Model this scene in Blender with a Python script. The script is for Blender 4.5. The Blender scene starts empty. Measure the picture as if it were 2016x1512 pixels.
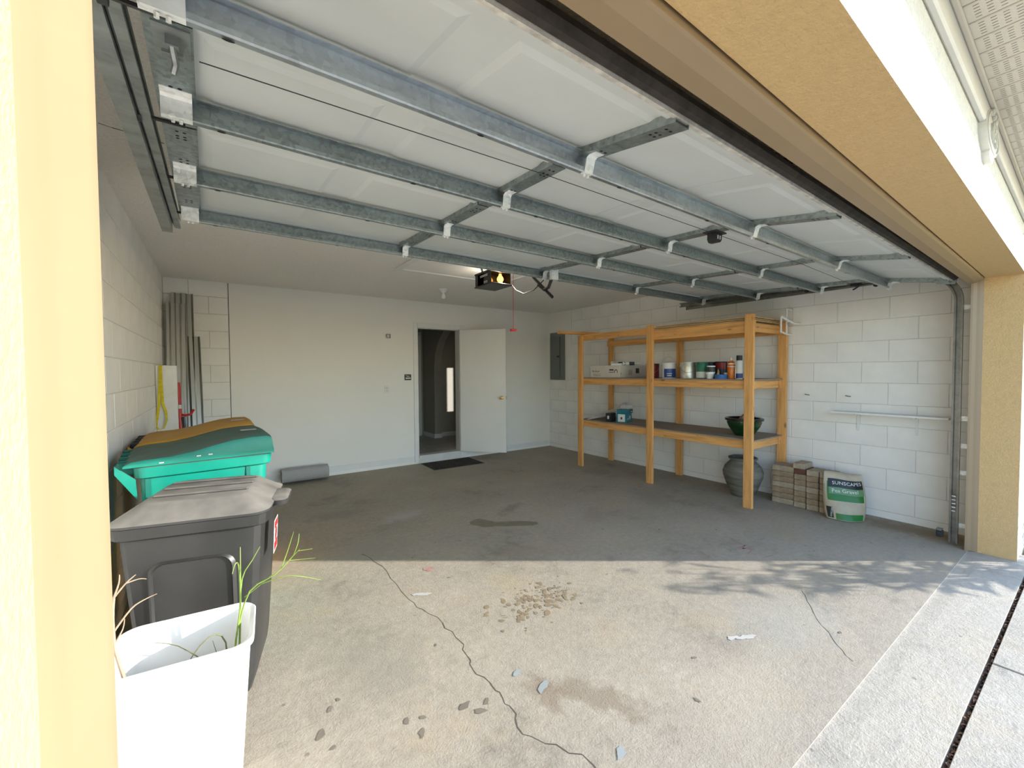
import bpy, bmesh, math, random
from math import radians as R, sin, cos, pi, sqrt
from mathutils import Vector, Matrix
random.seed(7)
S = bpy.context.scene
COL = S.collection
# ------------------------------------------------------------------ camera
def make_camera():
    f, yaw, pit, rol, H = 830.33, 0.6104, -0.0295, -0.0060, 1.4166
    fw = Vector((sin(yaw)*cos(pit), cos(yaw)*cos(pit), sin(pit)))
    r0 = Vector((cos(yaw), -sin(yaw), 0)); u0 = r0.cross(fw)
    r = cos(rol)*r0 + sin(rol)*u0; u = -sin(rol)*r0 + cos(rol)*u0
    cd = bpy.data.cameras.new('camera'); co = bpy.data.objects.new('camera', cd); COL.objects.link(co)
    m = Matrix((r, u, -fw)).transposed().to_4x4(); m.translation = Vector((0, 0, H))
    co.matrix_world = m
    cd.sensor_width = 36; cd.lens = f*36/2016; cd.clip_start = .02; cd.clip_end = 300
    S.camera = co
make_camera()
# ------------------------------------------------------------------ light
SUN_EL = R(15.6); SUN_H = Vector((.812, -.584))
SUN_ENERGY = 10.4; SKY_STRENGTH = .66; EXPOSURE = .0; BULB_W = 7
S.view_settings.view_transform = 'Standard'; S.view_settings.look = 'None'
S.view_settings.gamma = 1; S.view_settings.use_curve_mapping = False
S.view_settings.exposure = EXPOSURE
def make_world():
    w = bpy.data.worlds.new('sky'); S.world = w; w.use_nodes = True
    nt = w.node_tree; nt.nodes.clear()
    o = nt.nodes.new('ShaderNodeOutputWorld'); b = nt.nodes.new('ShaderNodeBackground')
    s = nt.nodes.new('ShaderNodeTexSky'); s.sky_type = 'NISHITA'; s.sun_disc = False
    s.sun_elevation = R(30); s.sun_rotation = math.atan2(.812, -.584)
    s.air_density = 1.0; s.dust_density = .3; s.ozone_density = 1.5
    b.inputs[1].default_value = SKY_STRENGTH
    nt.links.new(s.outputs[0], b.inputs[0]); nt.links.new(b.outputs[0], o.inputs[0])
make_world()
def make_sun():
    l = bpy.data.lights.new('sun', 'SUN'); l.energy = SUN_ENERGY; l.angle = R(.55); l.color = (1, .96, .90)
    o = bpy.data.objects.new('sun', l); COL.objects.link(o)
    d = Vector((SUN_H.x*cos(SUN_EL), SUN_H.y*cos(SUN_EL), sin(SUN_EL)))
    o.rotation_euler = d.to_track_quat('Z', 'Y').to_euler(); o.location = d*20
make_sun()
# ------------------------------------------------------------------ materials
MATS = {}
def nmat(name):
    m = bpy.data.materials.new(name); m.use_nodes = True
    nt = m.node_tree; b = nt.nodes['Principled BSDF']; MATS[name] = m
    return m, nt, b
def _tc(nt, scale, coord='Object'):
    t = nt.nodes.new('ShaderNodeTexCoord'); mp = nt.nodes.new('ShaderNodeMapping')
    mp.inputs['Scale'].default_value = scale if hasattr(scale, '__len__') else (scale,)*3
    nt.links.new(t.outputs[coord], mp.inputs[0]); return mp.outputs[0]
def _noise(nt, vec, scale, det=4, rough=.6):
    n = nt.nodes.new('ShaderNodeTexNoise'); n.inputs['Scale'].default_value = scale
    n.inputs['Detail'].default_value = det; n.inputs['Roughness'].default_value = rough
    nt.links.new(vec, n.inputs['Vector']); return n.outputs['Fac']
def _ramp(nt, fac, stops):
    r = nt.nodes.new('ShaderNodeValToRGB'); e = r.color_ramp.elements
    while len(e) < len(stops): e.new(.5)
    for el, (p, c) in zip(e, stops):
        el.position = p; el.color = tuple(c)+(1,) if len(c) == 3 else c
    nt.links.new(fac, r.inputs[0]); return r.outputs[0]
def _mix(nt, fac, a, b, mode='MIX'):
    n = nt.nodes.new('ShaderNodeMix'); n.data_type = 'RGBA'; n.blend_type = mode
    def put(s, v):
        if hasattr(v, 'links'): nt.links.new(v, s)
        else: s.default_value = v if not hasattr(v, '__len__') else tuple(v)+((1,) if len(v) == 3 else ())
    put(n.inputs[0], fac); put(n.inputs[6], a); put(n.inputs[7], b); return n.outputs[2]
def _math(nt, op, a, b=None, clamp=False):
    n = nt.nodes.new('ShaderNodeMath'); n.operation = op; n.use_clamp = clamp
    for s, v in zip(n.inputs, (a, b)):
        if v is None: continue
        if hasattr(v, 'links'): nt.links.new(v, s)
        else: s.default_value = v
    return n.outputs[0]
def _bump(nt, b, h, strength=.3, dist=.01):
    n = nt.nodes.new('ShaderNodeBump'); n.inputs['Strength'].default_value = strength; n.inputs['Distance'].default_value = dist
    nt.links.new(h, n.inputs['Height']); nt.links.new(n.outputs[0], b.inputs['Normal'])
def simple(name, col, rough=.6, metal=0, var=.08, vscale=6, bump=0, bscale=60, bdist=.004, spec=None, aniso=None, stops=None):
    """plain paint / plastic / metal with a little procedural colour variation and relief"""
    m, nt, b = nmat(name)
    v = _tc(nt, aniso or 1)
    f = _noise(nt, v, vscale)
    lo = tuple(max(0, c*(1-var)) for c in col); hi = tuple(min(1, c*(1+var)) for c in col)
    c = _ramp(nt, f, stops or [(.3, lo), (.7, hi)])
    nt.links.new(c, b.inputs['Base Color'])
    b.inputs['Roughness'].default_value = rough; b.inputs['Metallic'].default_value = metal
    if spec is not None: b.inputs['Specular IOR Level'].default_value = spec
    if bump: _bump(nt, b, _noise(nt, v, bscale, 3), bump, bdist)
    return m
def wood(name, axis, base=(.74, .38, .125)):
    m, nt, b = nmat(name)
    sc = [14, 14, 14]; sc[axis] = 1.1
    v = _tc(nt, sc); f = _noise(nt, v, 2.2, 6, .65)
    d = tuple(c*.62 for c in base); l = tuple(min(1, c*1.18) for c in base)
    c = _ramp(nt, f, [(.28, d), (.5, base), (.75, l)])
    sk = [9, 9, 9]; sk[axis] = 3.5
    k = nt.nodes.new('ShaderNodeTexVoronoi'); k.inputs['Scale'].default_value = 1.0
    nt.links.new(_tc(nt, sk), k.inputs['Vector'])
    kn = _ramp(nt, k.outputs['Distance'], [(.07, (1, 1, 1)), (.15, (0, 0, 0))])
    c = _mix(nt, _math(nt, 'MULTIPLY', kn, .75), c, (.16, .07, .02))
    nt.links.new(c, b.inputs['Base Color']); b.inputs['Roughness'].default_value = .7
    _bump(nt, b, f, .15, .003); return m
def galv(name, col=(.46, .49, .49), spangle=.25, rough=.42, metal=.85):
    m, nt, b = nmat(name)
    v = _tc(nt, (1, 1, 1)); vo = nt.nodes.new('ShaderNodeTexVoronoi'); vo.inputs['Scale'].default_value = 70
    nt.links.new(v, vo.inputs['Vector'])
    n = _noise(nt, _tc(nt, (1.2, 6, 6)), 3, 5)
    f = _math(nt, 'ADD', _math(nt, 'MULTIPLY', vo.outputs['Color'], spangle), _math(nt, 'MULTIPLY', n, 1-spangle))
    c = _ramp(nt, f, [(.25, tuple(x*.62 for x in col)), (.5, col), (.75, tuple(min(1, x*1.3) for x in col))])
    nt.links.new(c, b.inputs['Base Color']); b.inputs['Metallic'].default_value = metal
    nt.links.new(_math(nt, 'ADD', _math(nt, 'MULTIPLY', n, .25), rough-.12), b.inputs['Roughness']); return m
M_block = simple('painted_block', (.87, .855, .82), .75, var=.05, vscale=3, bump=.35, bscale=140, bdist=.004)
M_joint = simple('block_joint', (.66, .65, .62), .85, var=.08)
M_dry = simple('painted_drywall', (.86, .845, .80), .7, var=.02, vscale=1.2, bump=.06, bscale=160, bdist=.002)
M_pop = simple('popcorn_ceiling', (.88, .85, .80), .9, var=.07, vscale=90, bump=.5, bscale=85, bdist=.012)
M_white = simple('white_paint', (.78, .78, .76), .4, var=.03)
M_doorp = simple('door_paint', (.82, .81, .775), .35, var=.02, vscale=2, bump=.05, bscale=90)
M_tan = simple('tan_stucco_shade_lift', (.62, .42, .20), .85, var=.05, vscale=40, bump=.8, bscale=95, bdist=.006)  # same tan paint as the trim, lightened to offset shade under the header
M_tans = simple('tan_trim_sun_dark', (.27, .19, .11), .38, var=.03, vscale=5)  # same tan paint as the stucco, darkened to offset sun on the left jamb
M_stuc = simple('white_stucco', (.74, .71, .64), .85, var=.06, vscale=40, bump=1.0, bscale=80, bdist=.012)
M_sof = simple('vinyl_soffit', (.60, .54, .465), .5, var=.05, vscale=5)
M_slot = simple('soffit_slot', (.22, .19, .16), .8)
M_trimw = simple('frieze_board', (.66, .65, .62), .6, var=.05)
M_galv = galv('galvanised_steel', (.33, .37, .37), .35)
M_galvl = galv('galvanised_strut', (.46, .50, .53), .2, .38)
M_galvb = galv('zinc_clip', (.88, .89, .88), .3, .45, .35)
M_track = galv('track_steel', (.36, .38, .38), .1, .45)
M_trackd = galv('worn_track_steel', (.20, .195, .18), .1, .40)
M_dpan = simple('door_backing', (.63, .65, .635), .45, var=.06, vscale=2.5)
M_rub = simple('rubber_seal', (.035, .028, .022), .75, var=.5, vscale=18, bump=.5, bscale=50)
M_dirt = simple('dirty_edge', (.55, .52, .47), .9, var=.35, vscale=22, bump=.6, bscale=70)
M_blk = simple('black_plastic', (.02, .02, .02), .45, var=.3)
M_blkm = simple('black_steel', (.012, .012, .013), .35, var=.3)
M_hole = simple('dark_hole', (.01, .01, .01), .9)
M_wz = wood('pine_upright', 2); M_wy = wood('pine_rail', 1); M_wx = wood('pine_cross', 0)
M_ply = wood('plywood', 1, (.56, .38, .20)); M_shelf = simple('hardboard', (.30, .235, .175), .75, var=.12, vscale=4)
M_panelg = simple('panel_grey', (.16, .18, .165), .4, var=.06)
M_mat = simple('mat_fibre', (.03, .024, .018), .95, var=.9, vscale=26, bump=.8, bscale=120)
M_carp = simple('carpet_roll', (.40, .39, .38), .95, var=.05, vscale=30, bump=.3, bscale=200)
M_binw = simple('white_plastic', (.82, .83, .81), .35, var=.03)
M_binb = simple('charcoal_plastic', (.022, .022, .021), .42, var=.25, vscale=5, bump=.08, bscale=160)
def dusty(name, col, dust=(.40, .37, .32), up=.72, rough=.4):
    """plastic with settled dust on faces that point up"""
    m, nt, b = nmat(name)
    g = nt.nodes.new('ShaderNodeNewGeometry'); s = nt.nodes.new('ShaderNodeSeparateXYZ')
    nt.links.new(g.outputs['Normal'], s.inputs[0])
    n = _noise(nt, _tc(nt, 1), 7, 6)
    f = _math(nt, 'MULTIPLY', _ramp(nt, s.outputs['Z'], [(.35, (0, 0, 0)), (.95, (1, 1, 1))]), _ramp(nt, n, [(.2, (.35, .35, .35)), (.65, (1, 1, 1))]))
    c = _mix(nt, _math(nt, 'MULTIPLY', f, up), _ramp(nt, n, [(.3, tuple(x*.85 for x in col)), (.7, tuple(min(1, x*1.12) for x in col))]), dust)
    nt.links.new(c, b.inputs['Base Color'])
    nt.links.new(_math(nt, 'ADD', _math(nt, 'MULTIPLY', f, .4), rough), b.inputs['Roughness']); return m
M_lidb = dusty('dusty_black_lid', (.035, .035, .034), (.24, .225, .20), .85)
M_green = dusty('green_plastic', (.0, .21, .15), (.115, .12, .105), .95)
M_greend = simple('dark_green_plastic', (.0, .12, .09), .5)
M_yel = dusty('yellow_plastic', (.75, .36, .0), (.42, .26, .10), .85)
M_label = simple('sticker_white', (.72, .72, .70), .5)
M_red = simple('red_paint', (.50, .012, .012), .4, var=.1)
M_yellow = simple('yellow_webbing', (.62, .50, .02), .8, var=.2, vscale=40)
M_alum = simple('shutter_aluminium', (.55, .55, .52), .3, 1, var=.06, vscale=2)
M_brass = simple('brass', (.75, .55, .22), .25, 1)
M_glass = simple('bulb_glass', (.85, .85, .82), .1)
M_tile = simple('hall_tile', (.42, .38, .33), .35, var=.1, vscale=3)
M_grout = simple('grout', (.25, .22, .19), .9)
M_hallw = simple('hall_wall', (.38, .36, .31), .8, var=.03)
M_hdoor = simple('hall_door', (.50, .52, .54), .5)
M_glaze = simple('green_glaze', (.006, .05, .012), .12, var=.5, vscale=4)
M_glazed = simple('dark_glaze', (.012, .012, .010), .2)
def urn_mat():
    m, nt, b = nmat('weathered_clay')
    f = _noise(nt, _tc(nt, (1, 1, 6)), 3.2, 5)
    nt.links.new(_ramp(nt, f, [(.3, (.08, .078, .06)), (.5, (.15, .145, .115)), (.72, (.25, .235, .19))]), b.inputs['Base Color'])
    b.inputs['Roughness'].default_value = .8; _bump(nt, b, f, .5, .008); return m
M_urn = urn_mat()
M_paver = simple('weathered_paver', (.30, .22, .14), .9, var=.35, vscale=16, bump=.6, bscale=70)
M_paver2 = simple('grey_paver', (.37, .30, .21), .9, var=.25, vscale=16, bump=.6, bscale=70)
M_paverd = simple('red_paver', (.14, .055, .04), .9, var=.25, vscale=14, bump=.5, bscale=70)
M_card = simple('white_cardboard', (.66, .61, .54), .8, var=.05)
M_ink = simple('printed_ink', (.035, .03, .03), .8)
M_inkr = simple('brown_ink', (.22, .10, .06), .8)
M_canm = galv('paint_can_steel', (.66, .64, .56), .1, .35, .7)
M_can_red = simple('can_red', (.22, .015, .015), .4, var=.2)
M_can_blue = simple('can_blue', (.02, .06, .24), .4, var=.3)
M_can_grn = simple('can_green', (.03, .16, .10), .45, var=.5, vscale=14)
M_can_dk = simple('can_dark', (.03, .045, .05), .45, var=.4)
M_can_navy = simple('can_navy', (.015, .02, .06), .4, var=.3)
M_orange = simple('orange_liquid', (.62, .16, .01), .25, var=.25, vscale=10)
M_teal = simple('teal_box', (.01, .17, .22), .5, var=.35, vscale=18)
M_tape = simple('blue_tape', (.03, .13, .36), .6)
M_brown = simple('paper_brown', (.26, .19, .13), .85, var=.15)
M_bagtan = simple('bag_tan', (.46, .40, .29), .45, var=.15, vscale=9)
M_baggrn = simple('bag_green', (.02, .17, .03), .4, var=.15)
M_bagg2 = simple('bag_light_green', (.13, .27, .12), .4, var=.1)
M_bagblk = simple('bag_black', (.012, .018, .016), .4)
M_twig = simple('dry_twig', (.34, .25, .17), .8, var=.25, vscale=30)
M_grass = simple('weed_green', (.20, .30, .05), .6, var=.3, vscale=20)
M_grassd = simple('dry_weed', (.16, .17, .07), .7, var=.3, vscale=20)
M_leaf = simple('shrub_leaf', (.07, .16, .04), .5, var=.3, vscale=10)
M_plaque = simple('plaque_cast', (.62, .60, .55), .6, var=.1, bump=.3, bscale=60)
M_pvc = simple('white_pvc', (.80, .80, .78), .4)
M_mulch = simple('mulch', (.16, .09, .05), .95, var=.6, vscale=30, bump=1, bscale=40, bdist=.02)
M_lawn = simple('lawn', (.10, .16, .04), .95, var=.5, vscale=9)
M_litter = simple('leaf_litter', (.24, .13, .08), .9, var=.5, vscale=40)
M_crack = simple('crack_dark', (.10, .085, .065), .95)
M_gapd = simple('joint_dark', (.045, .038, .035), .95, var=.4, vscale=30)
M_pink = simple('chalk_pink', (.42, .23, .20), .95, var=.2, vscale=30)
M_stainb = simple('stain_brown', (.26, .20, .12), .8, var=.25, vscale=20)
M_staing = simple('stain_olive', (.20, .175, .11), .45, var=.15, vscale=14)
M_staink = simple('stain_grey', (.20, .165, .13), .85, var=.2)
M_chalkw = simple('paint_white', (.52, .51, .48), .8)
M_bl = simple('chalk_blue', (.31, .34, .33), .95)
def emit_mat(name, col, st):
    m, nt, b = nmat(name); b.inputs['Emission Color'].default_value = col+(1,); b.inputs['Emission Strength'].default_value = st
    b.inputs['Base Color'].default_value = (.9, .85, .75, 1); return m
M_bulb = emit_mat('lit_bulb', (1, .80, .48), 9.0)
M_bulb2 = emit_mat('dim_bulb', (1, .62, .25), 2.2)
def lens_mat():
    m, nt, b = nmat('smoked_lens'); b.inputs['Base Color'].default_value = (.35, .2, .08, 1); b.inputs['Roughness'].default_value = .1
    b.inputs['Transmission Weight'].default_value = 1; b.inputs['IOR'].default_value = 1.05; return m
M_lens = lens_mat()
def clear_mat():
    m, nt, b = nmat('clear_film'); b.inputs['Base Color'].default_value = (.75, .72, .72, 1); b.inputs['Roughness'].default_value = .5
    b.inputs['Transmission Weight'].default_value = .35; b.inputs['IOR'].default_value = 1.05; return m
M_film = clear_mat()
def concrete(name, base, spots=(), lines=0, fine=1.0):
    """trowelled concrete: mottling, fine relief, and a few stains that have a place and a shape of their own"""
    m, nt, b = nmat(name)
    t = nt.nodes.new('ShaderNodeTexCoord'); P = t.outputs['Object']
    n1 = _noise(nt, P, 1.3, 6, .62); n2 = _noise(nt, P, 9, 6, .7); n3 = _noise(nt, P, 110, 4, .7); n4 = _noise(nt, P, 26, 5, .75)
    f = _math(nt, 'ADD', _math(nt, 'MULTIPLY', n1, .55), _math(nt, 'ADD', _math(nt, 'MULTIPLY', n2, .32), _math(nt, 'MULTIPLY', n3, .13)))
    c = _ramp(nt, f, [(.33, tuple(x*.55 for x in base)), (.46, tuple(x*.92 for x in base)), (.56, base), (.70, tuple(min(1, x*1.2) for x in base))])
    c = _mix(nt, .55, c, _ramp(nt, n4, [(.36, (.45, .43, .40)), (.5, (.52, .52, .52)), (.66, (.62, .62, .61))]), 'OVERLAY')
    wn = _noise(nt, P, 2.1, 5, .7)
    c = _mix(nt, _math(nt, 'MULTIPLY', _ramp(nt, wn, [(.52, (0, 0, 0)), (.66, (1, 1, 1))]), .35), c, (base[0]*1.12, base[1]*1.0, base[2]*.80))
    # small dark specks
    sp = nt.nodes.new('ShaderNodeTexVoronoi'); sp.inputs['Scale'].default_value = 5.5; nt.links.new(P, sp.inputs['Vector'])
    c = _mix(nt, _math(nt, 'MULTIPLY', _ramp(nt, sp.outputs['Distance'], [(.03, (1, 1, 1)), (.06, (0, 0, 0))]), .7), c, tuple(x*.4 for x in base))
    # scuffs: stretched noise
    sn = _noise(nt, _tc(nt, (1.2, 5, 1)), 2.3, 7, .7)
    c = _mix(nt, _math(nt, 'MULTIPLY', _ramp(nt, sn, [(.60, (0, 0, 0)), (.72, (1, 1, 1))]), .45), c, tuple(x*.5 for x in base))
    for (cx, cy, sx, sy, ang, col, amt, hard) in spots:
        mp = nt.nodes.new('ShaderNodeMapping'); mp.vector_type = 'TEXTURE'
        mp.inputs['Location'].default_value = (cx, cy, 0); mp.inputs['Rotation'].default_value = (0, 0, ang); mp.inputs['Scale'].default_value = (sx, sy, 1)
        nt.links.new(P, mp.inputs[0])
        ln = nt.nodes.new('ShaderNodeVectorMath'); ln.operation = 'LENGTH'; nt.links.new(mp.outputs[0], ln.inputs[0])
        e = _math(nt, 'ADD', ln.outputs['Value'], _math(nt, 'MULTIPLY', _math(nt, 'SUBTRACT', n2, .5), 2.2))
        k = _ramp(nt, e, [(.25+.35*hard, (1, 1, 1)), (min(1, .80+.2*(1-hard)), (0, 0, 0))])
        c = _mix(nt, _math(nt, 'MULTIPLY', k, amt), c, col)
    nt.links.new(c, b.inputs['Base Color'])
    nt.links.new(_ramp(nt, n2, [(.3, (.62,)*3), (.7, (.9,)*3)]), b.inputs['Roughness'])
    h = _math(nt, 'ADD', _math(nt, 'MULTIPLY', n3, .7), _math(nt, 'MULTIPLY', n4, .9))
    _bump(nt, b, h, .5*fine, .006); return m
BASE = (.385, .34, .268)
M_floor = concrete('garage_concrete', BASE, [
    (.60, 2.02, .30, .42, .3, (.30, .275, .225), .55, .2), (1.33, 1.25, .32, .10, -1.05, (.26, .21, .15), .75, .3),
    (1.15, 1.40, .10, .12, 0, (.24, .18, .12), .6, .3), (1.58, 2.32, .16, .22, .6, (.40, .34, .22), .55, .3),
    (1.45, 4.0, .30, .16, .2, (.50, .49, .47), .5, .2), (3.0, 2.9, .3, .12, .8, (.30, .24, .17), .4, .3),
    (1.0, 3.4, .4, .3, 0, (.33, .31, .27), .45, .2), (4.35, 4.1, .25, .4, 0, (.26, .24, .2), .6, .2),
    (3.0, 5.2, .8, .3, .2, (.36, .33, .26), .5, .1), (2.1, 2.55, .5, .12, -.6, (.36, .28, .20), .4, .2),
    (4.98, 1.0, .20, .75, 0, (.20, .14, .08), .7, .1), (2.6, 1.05, .5, .3, 0, (.36, .38, .34), .35, .1), (2.45, 3.55, .28, .10, .5, (.22, .18, .14), .55, .1), (4.0, 3.0, .5, .25, .9, (.27, .24, .2), .5, .1), (.95, 4.4, .35, .2, 0, (.25, .23, .2), .5, .1), (1.9, .9, .5, .2, .2, (.50, .44, .33), .4, .1)])
M_drive = concrete('driveway_concrete', (.46, .42, .35), [], fine=1.3)
# ------------------------------------------------------------------ mesh helpers
class MB:
    def __init__(s): s.bm = bmesh.new(); s.mi = 0
    def _tag(s, fs):
        for f in fs: f.material_index = s.mi
    def poly(s, pts):
        f = s.bm.faces.new([s.bm.verts.new(p) for p in pts]); f.material_index = s.mi; return f
    def box(s, x0, x1, y0, y1, z0, z1, bev=0, seg=1, mat=None):
        vs = [s.bm.verts.new((x, y, z)) for x in (x0, x1) for y in (y0, y1) for z in (z0, z1)]
        if mat is not None:
            for v in vs: v.co = mat @ v.co
        q = [(0, 1, 3, 2), (4, 6, 7, 5), (0, 4, 5, 1), (2, 3, 7, 6), (0, 2, 6, 4), (1, 5, 7, 3)]
        fs = [s.bm.faces.new([vs[i] for i in f]) for f in q]; s._tag(fs)
        if bev:
            es = list({e for f in fs for e in f.edges})
            r = bmesh.ops.bevel(s.bm, geom=es, offset=bev, segments=seg, affect='EDGES', profile=.6)
            s._tag(r['faces'])
        return s
    def prism(s, poly, axis, a0, a1, mat=None):
        """poly: 2-D outline; extruded along axis from a0 to a1. axis 0: (y,z), 1: (x,z), 2: (x,y)"""
        def P(p, a):
            v = Vector({0: (a, p[0], p[1]), 1: (p[0], a, p[1]), 2: (p[0], p[1], a)}[axis])
            return mat @ v if mat is not None else v
        A = [s.bm.verts.new(P(p, a0)) for p in poly]; B = [s.bm.verts.new(P(p, a1)) for p in poly]
        n = len(poly); fs = [s.bm.faces.new(A), s.bm.faces.new(B[::-1])]
        for i in range(n): fs.append(s.bm.faces.new((A[i], B[i], B[(i+1) % n], A[(i+1) % n])))
        s._tag(fs); return s
    def rings(s, rings, cap0=True, cap1=True, closed=True):
        V = [[s.bm.verts.new(p) for p in r] for r in rings]; n = len(V[0]); fs = []
        for a, b in zip(V, V[1:]):
            for i in range(n if closed else n-1):
                j = (i+1) % n; fs.append(s.bm.faces.new((a[i], a[j], b[j], b[i])))
        if cap0: fs.append(s.bm.faces.new(V[0][::-1]))
        if cap1: fs.append(s.bm.faces.new(V[-1]))
        s._tag(fs); return s
    def lathe(s, prof, n=24, c=(0, 0), cap0=True, cap1=True, axis=2, sx=1, sy=1):
        rs = []
        for r, z in prof:
            ring = []
            for i in range(n):
                t = 2*pi*i/n; a, b = r*cos(t)*sx, r*sin(t)*sy
                ring.append({2: (c[0]+a, c[1]+b, z), 1: (c[0]+a, z, c[1]+b), 0: (z, c[0]+a, c[1]+b)}[axis])
            rs.append(ring)
        return s.rings(rs, cap0, cap1)
    def tube(s, pts, r, n=8, cap=True):
        pts = [Vector(p) for p in pts]; rs = []; k = len(pts); up = None
        for i, p in enumerate(pts):
            t = (pts[min(i+1, k-1)]-pts[max(i-1, 0)]).normalized()
            if up is None:
                up = Vector((0, 0, 1)) if abs(t.z) < .9 else Vector((1, 0, 0))
            a = t.cross(up)
            if a.length < 1e-4: a = t.orthogonal()
            a.normalize(); b = a.cross(t).normalized(); up = b
            rr = r[i] if hasattr(r, '__len__') else r
            rs.append([p+a*rr*cos(2*pi*j/n)+b*rr*sin(2*pi*j/n) for j in range(n)])
        return s.rings(rs, cap, cap)
    def loft(s, secs, n=6, cap0=True, cap1=True):
        """rounded-rectangle sections (z, cx, cy, hx, hy, r)"""
        rs = []
        for z, cx, cy, hx, hy, r in secs:
            ring = []
            for q, (sx, sy) in enumerate(((1, 1), (-1, 1), (-1, -1), (1, -1))):
                for i in range(n+1):
                    t = pi/2*(q+i/n)
                    ring.append((cx+sx*(hx-r)+r*cos(t), cy+sy*(hy-r)+r*sin(t), z))
            rs.append(ring)
        return s.rings(rs, cap0, cap1)
    def build(s, name, mats, parent=None, smooth=False, ang=35, loc=None, rz=None):
        me = bpy.data.meshes.new(name)
        bmesh.ops.recalc_face_normals(s.bm, faces=s.bm.faces)
        s.bm.to_mesh(me); s.bm.free()
        for m in (mats if isinstance(mats, (list, tuple)) else [mats]): me.materials.append(m)
        if smooth:
            me.polygons.foreach_set('use_smooth', [True]*len(me.polygons)); me.set_sharp_from_angle(angle=R(ang))
        return link(name, me, parent, loc, rz)
def link(name, me, parent=None, loc=None, rz=None):
    o = bpy.data.objects.new(name, me); COL.objects.link(o)
    if parent is not None: o.parent = parent
    if loc is not None: o.location = loc
    if rz is not None: o.rotation_euler = (0, 0, rz)
    return o
def tag(o, label, cat, group=None):
    o['label'] = label; o['category'] = cat
    if group: o['group'] = group
    return o
def struct(o, label=None):
    o['kind'] = 'structure'
    if label: o['label'] = label
    return o
def thing(name, label, cat, loc=(0, 0, 0), rz=0, group=None):
    o = bpy.data.objects.new(name, None); COL.objects.link(o); o.empty_display_size = .1
    o.location = loc; o.rotation_euler = (0, 0, rz); return tag(o, label, cat, group)
def bx(name, mat, parent, *d, bev=0, **k): return MB().box(*d, bev=bev).build(name, mat, parent, **k)
def copy_tree(o, parent=None):
    c = o.copy(); COL.objects.link(c); c.parent = parent
    for ch in list(o.children): copy_tree(ch, c)
    return c
def text_mesh(name, body, size, mat, parent, M, extrude=.0006, align='LEFT', sx=1):
    cu = bpy.data.curves.new(name, 'FONT'); cu.body = body; cu.size = size; cu.extrude = extrude; cu.align_x = align; cu.resolution_u = 2
    t = bpy.data.objects.new(name, cu); COL.objects.link(t)
    dg = bpy.context.evaluated_depsgraph_get()
    me = bpy.data.meshes.new_from_object(t.evaluated_get(dg)); bpy.data.objects.remove(t)
    me.transform(M @ Matrix.Diagonal((sx, 1, 1, 1))); me.materials.clear(); me.materials.append(mat)
    return link(name, me, parent)
def frame(o, x, y, z):
    m = Matrix((x, y, z)).transposed().to_4x4(); m.translation = Vector(o); return m
# ------------------------------------------------------------------ room constants
XR, XL, YB, ZC, C = 5.177, -.481, 6.16, 2.505, .2032
Z0 = 1.2853-6*C           # first bed joint above the floor
# ------------------------------------------------------------------ floor and ground
fl = struct(MB().box(-.75, 5.42, .63, 6.20, -.12, 0).build('floor', M_floor), 'stained concrete garage floor slab')
def strip(name, pts, w, mat, parent, z=.0007):
    b = MB(); P = [Vector((p[0], p[1])) for p in pts]
    for i in range(len(P)-1):
        d = (P[i+1]-P[i]).normalized(); n = Vector((-d.y, d.x)); wa = w*(.6+.8*random.random())/2; wb = w*(.6+.8*random.random())/2
        b.poly([(*(P[i]+n*wa), z), (*(P[i]-n*wa), z), (*(P[i+1]-n*wb), z), (*(P[i+1]+n*wb), z)])
    return b.build(name, mat, parent)
def jag(pts, k=4, a=.018):
    out = []
    for p, q in zip(pts, pts[1:]):
        for i in range(k):
            t = i/k; out.append((p[0]+(q[0]-p[0])*t+random.uniform(-a, a), p[1]+(q[1]-p[1])*t+random.uniform(-a, a)))
    return out+[pts[-1]]
strip('crack', jag([(.90, 3.35), (.972, 3.05), (.938, 2.505), (1.011, 2.218), (1.022, 1.93), (.977, 1.795), (.979, 1.607), (.988, 1.457), (.958, 1.307), (1.075, 1.089), (1.05, .8), (1.12, .64)], 5, .014), .0042, M_crack, fl)
strip('crack', jag([(3.05, 1.12), (2.82, .98), (2.62, .82), (2.5, .70)], 4, .008), .003, M_crack, fl)
BZ = [0]
def blot(name, cx, cy, rx, ry, ang, mat, parent, n=14, jit=.35, z=.0006):
    b = MB(); pts = []; BZ[0] += 1; z = .0004+.00001*BZ[0]
    for i in range(n):
        t = 2*pi*i/n; k = 1+random.uniform(-jit, jit); a, d = rx*k*cos(t), ry*k*sin(t)
        pts.append((cx+a*cos(ang)-d*sin(ang), cy+a*sin(ang)+d*cos(ang), z))
    b.poly(pts); return b.build(name, mat, parent)
blot('oil_stain', 2.02, 3.36, .09, .13, .3, M_staing, fl, z=.0005); blot('oil_stain', 2.2, 3.2, .26, .065, -.55, M_staing, fl, 18, .15)
for k in range(140):
    t = random.random(); r = abs(random.gauss(0, .13))
    a = random.uniform(0, 2*pi)
    x, y = 1.58+random.gauss(0, .13)+.05*cos(a), 2.02+random.gauss(0, .075)
    s_ = random.uniform(.005, .017)
    blot('spatter', x, y, s_*1.4, s_, random.uniform(0, 3), M_stainb, fl, 7, .45, z=.0004+.00002*(k % 12))
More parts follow.
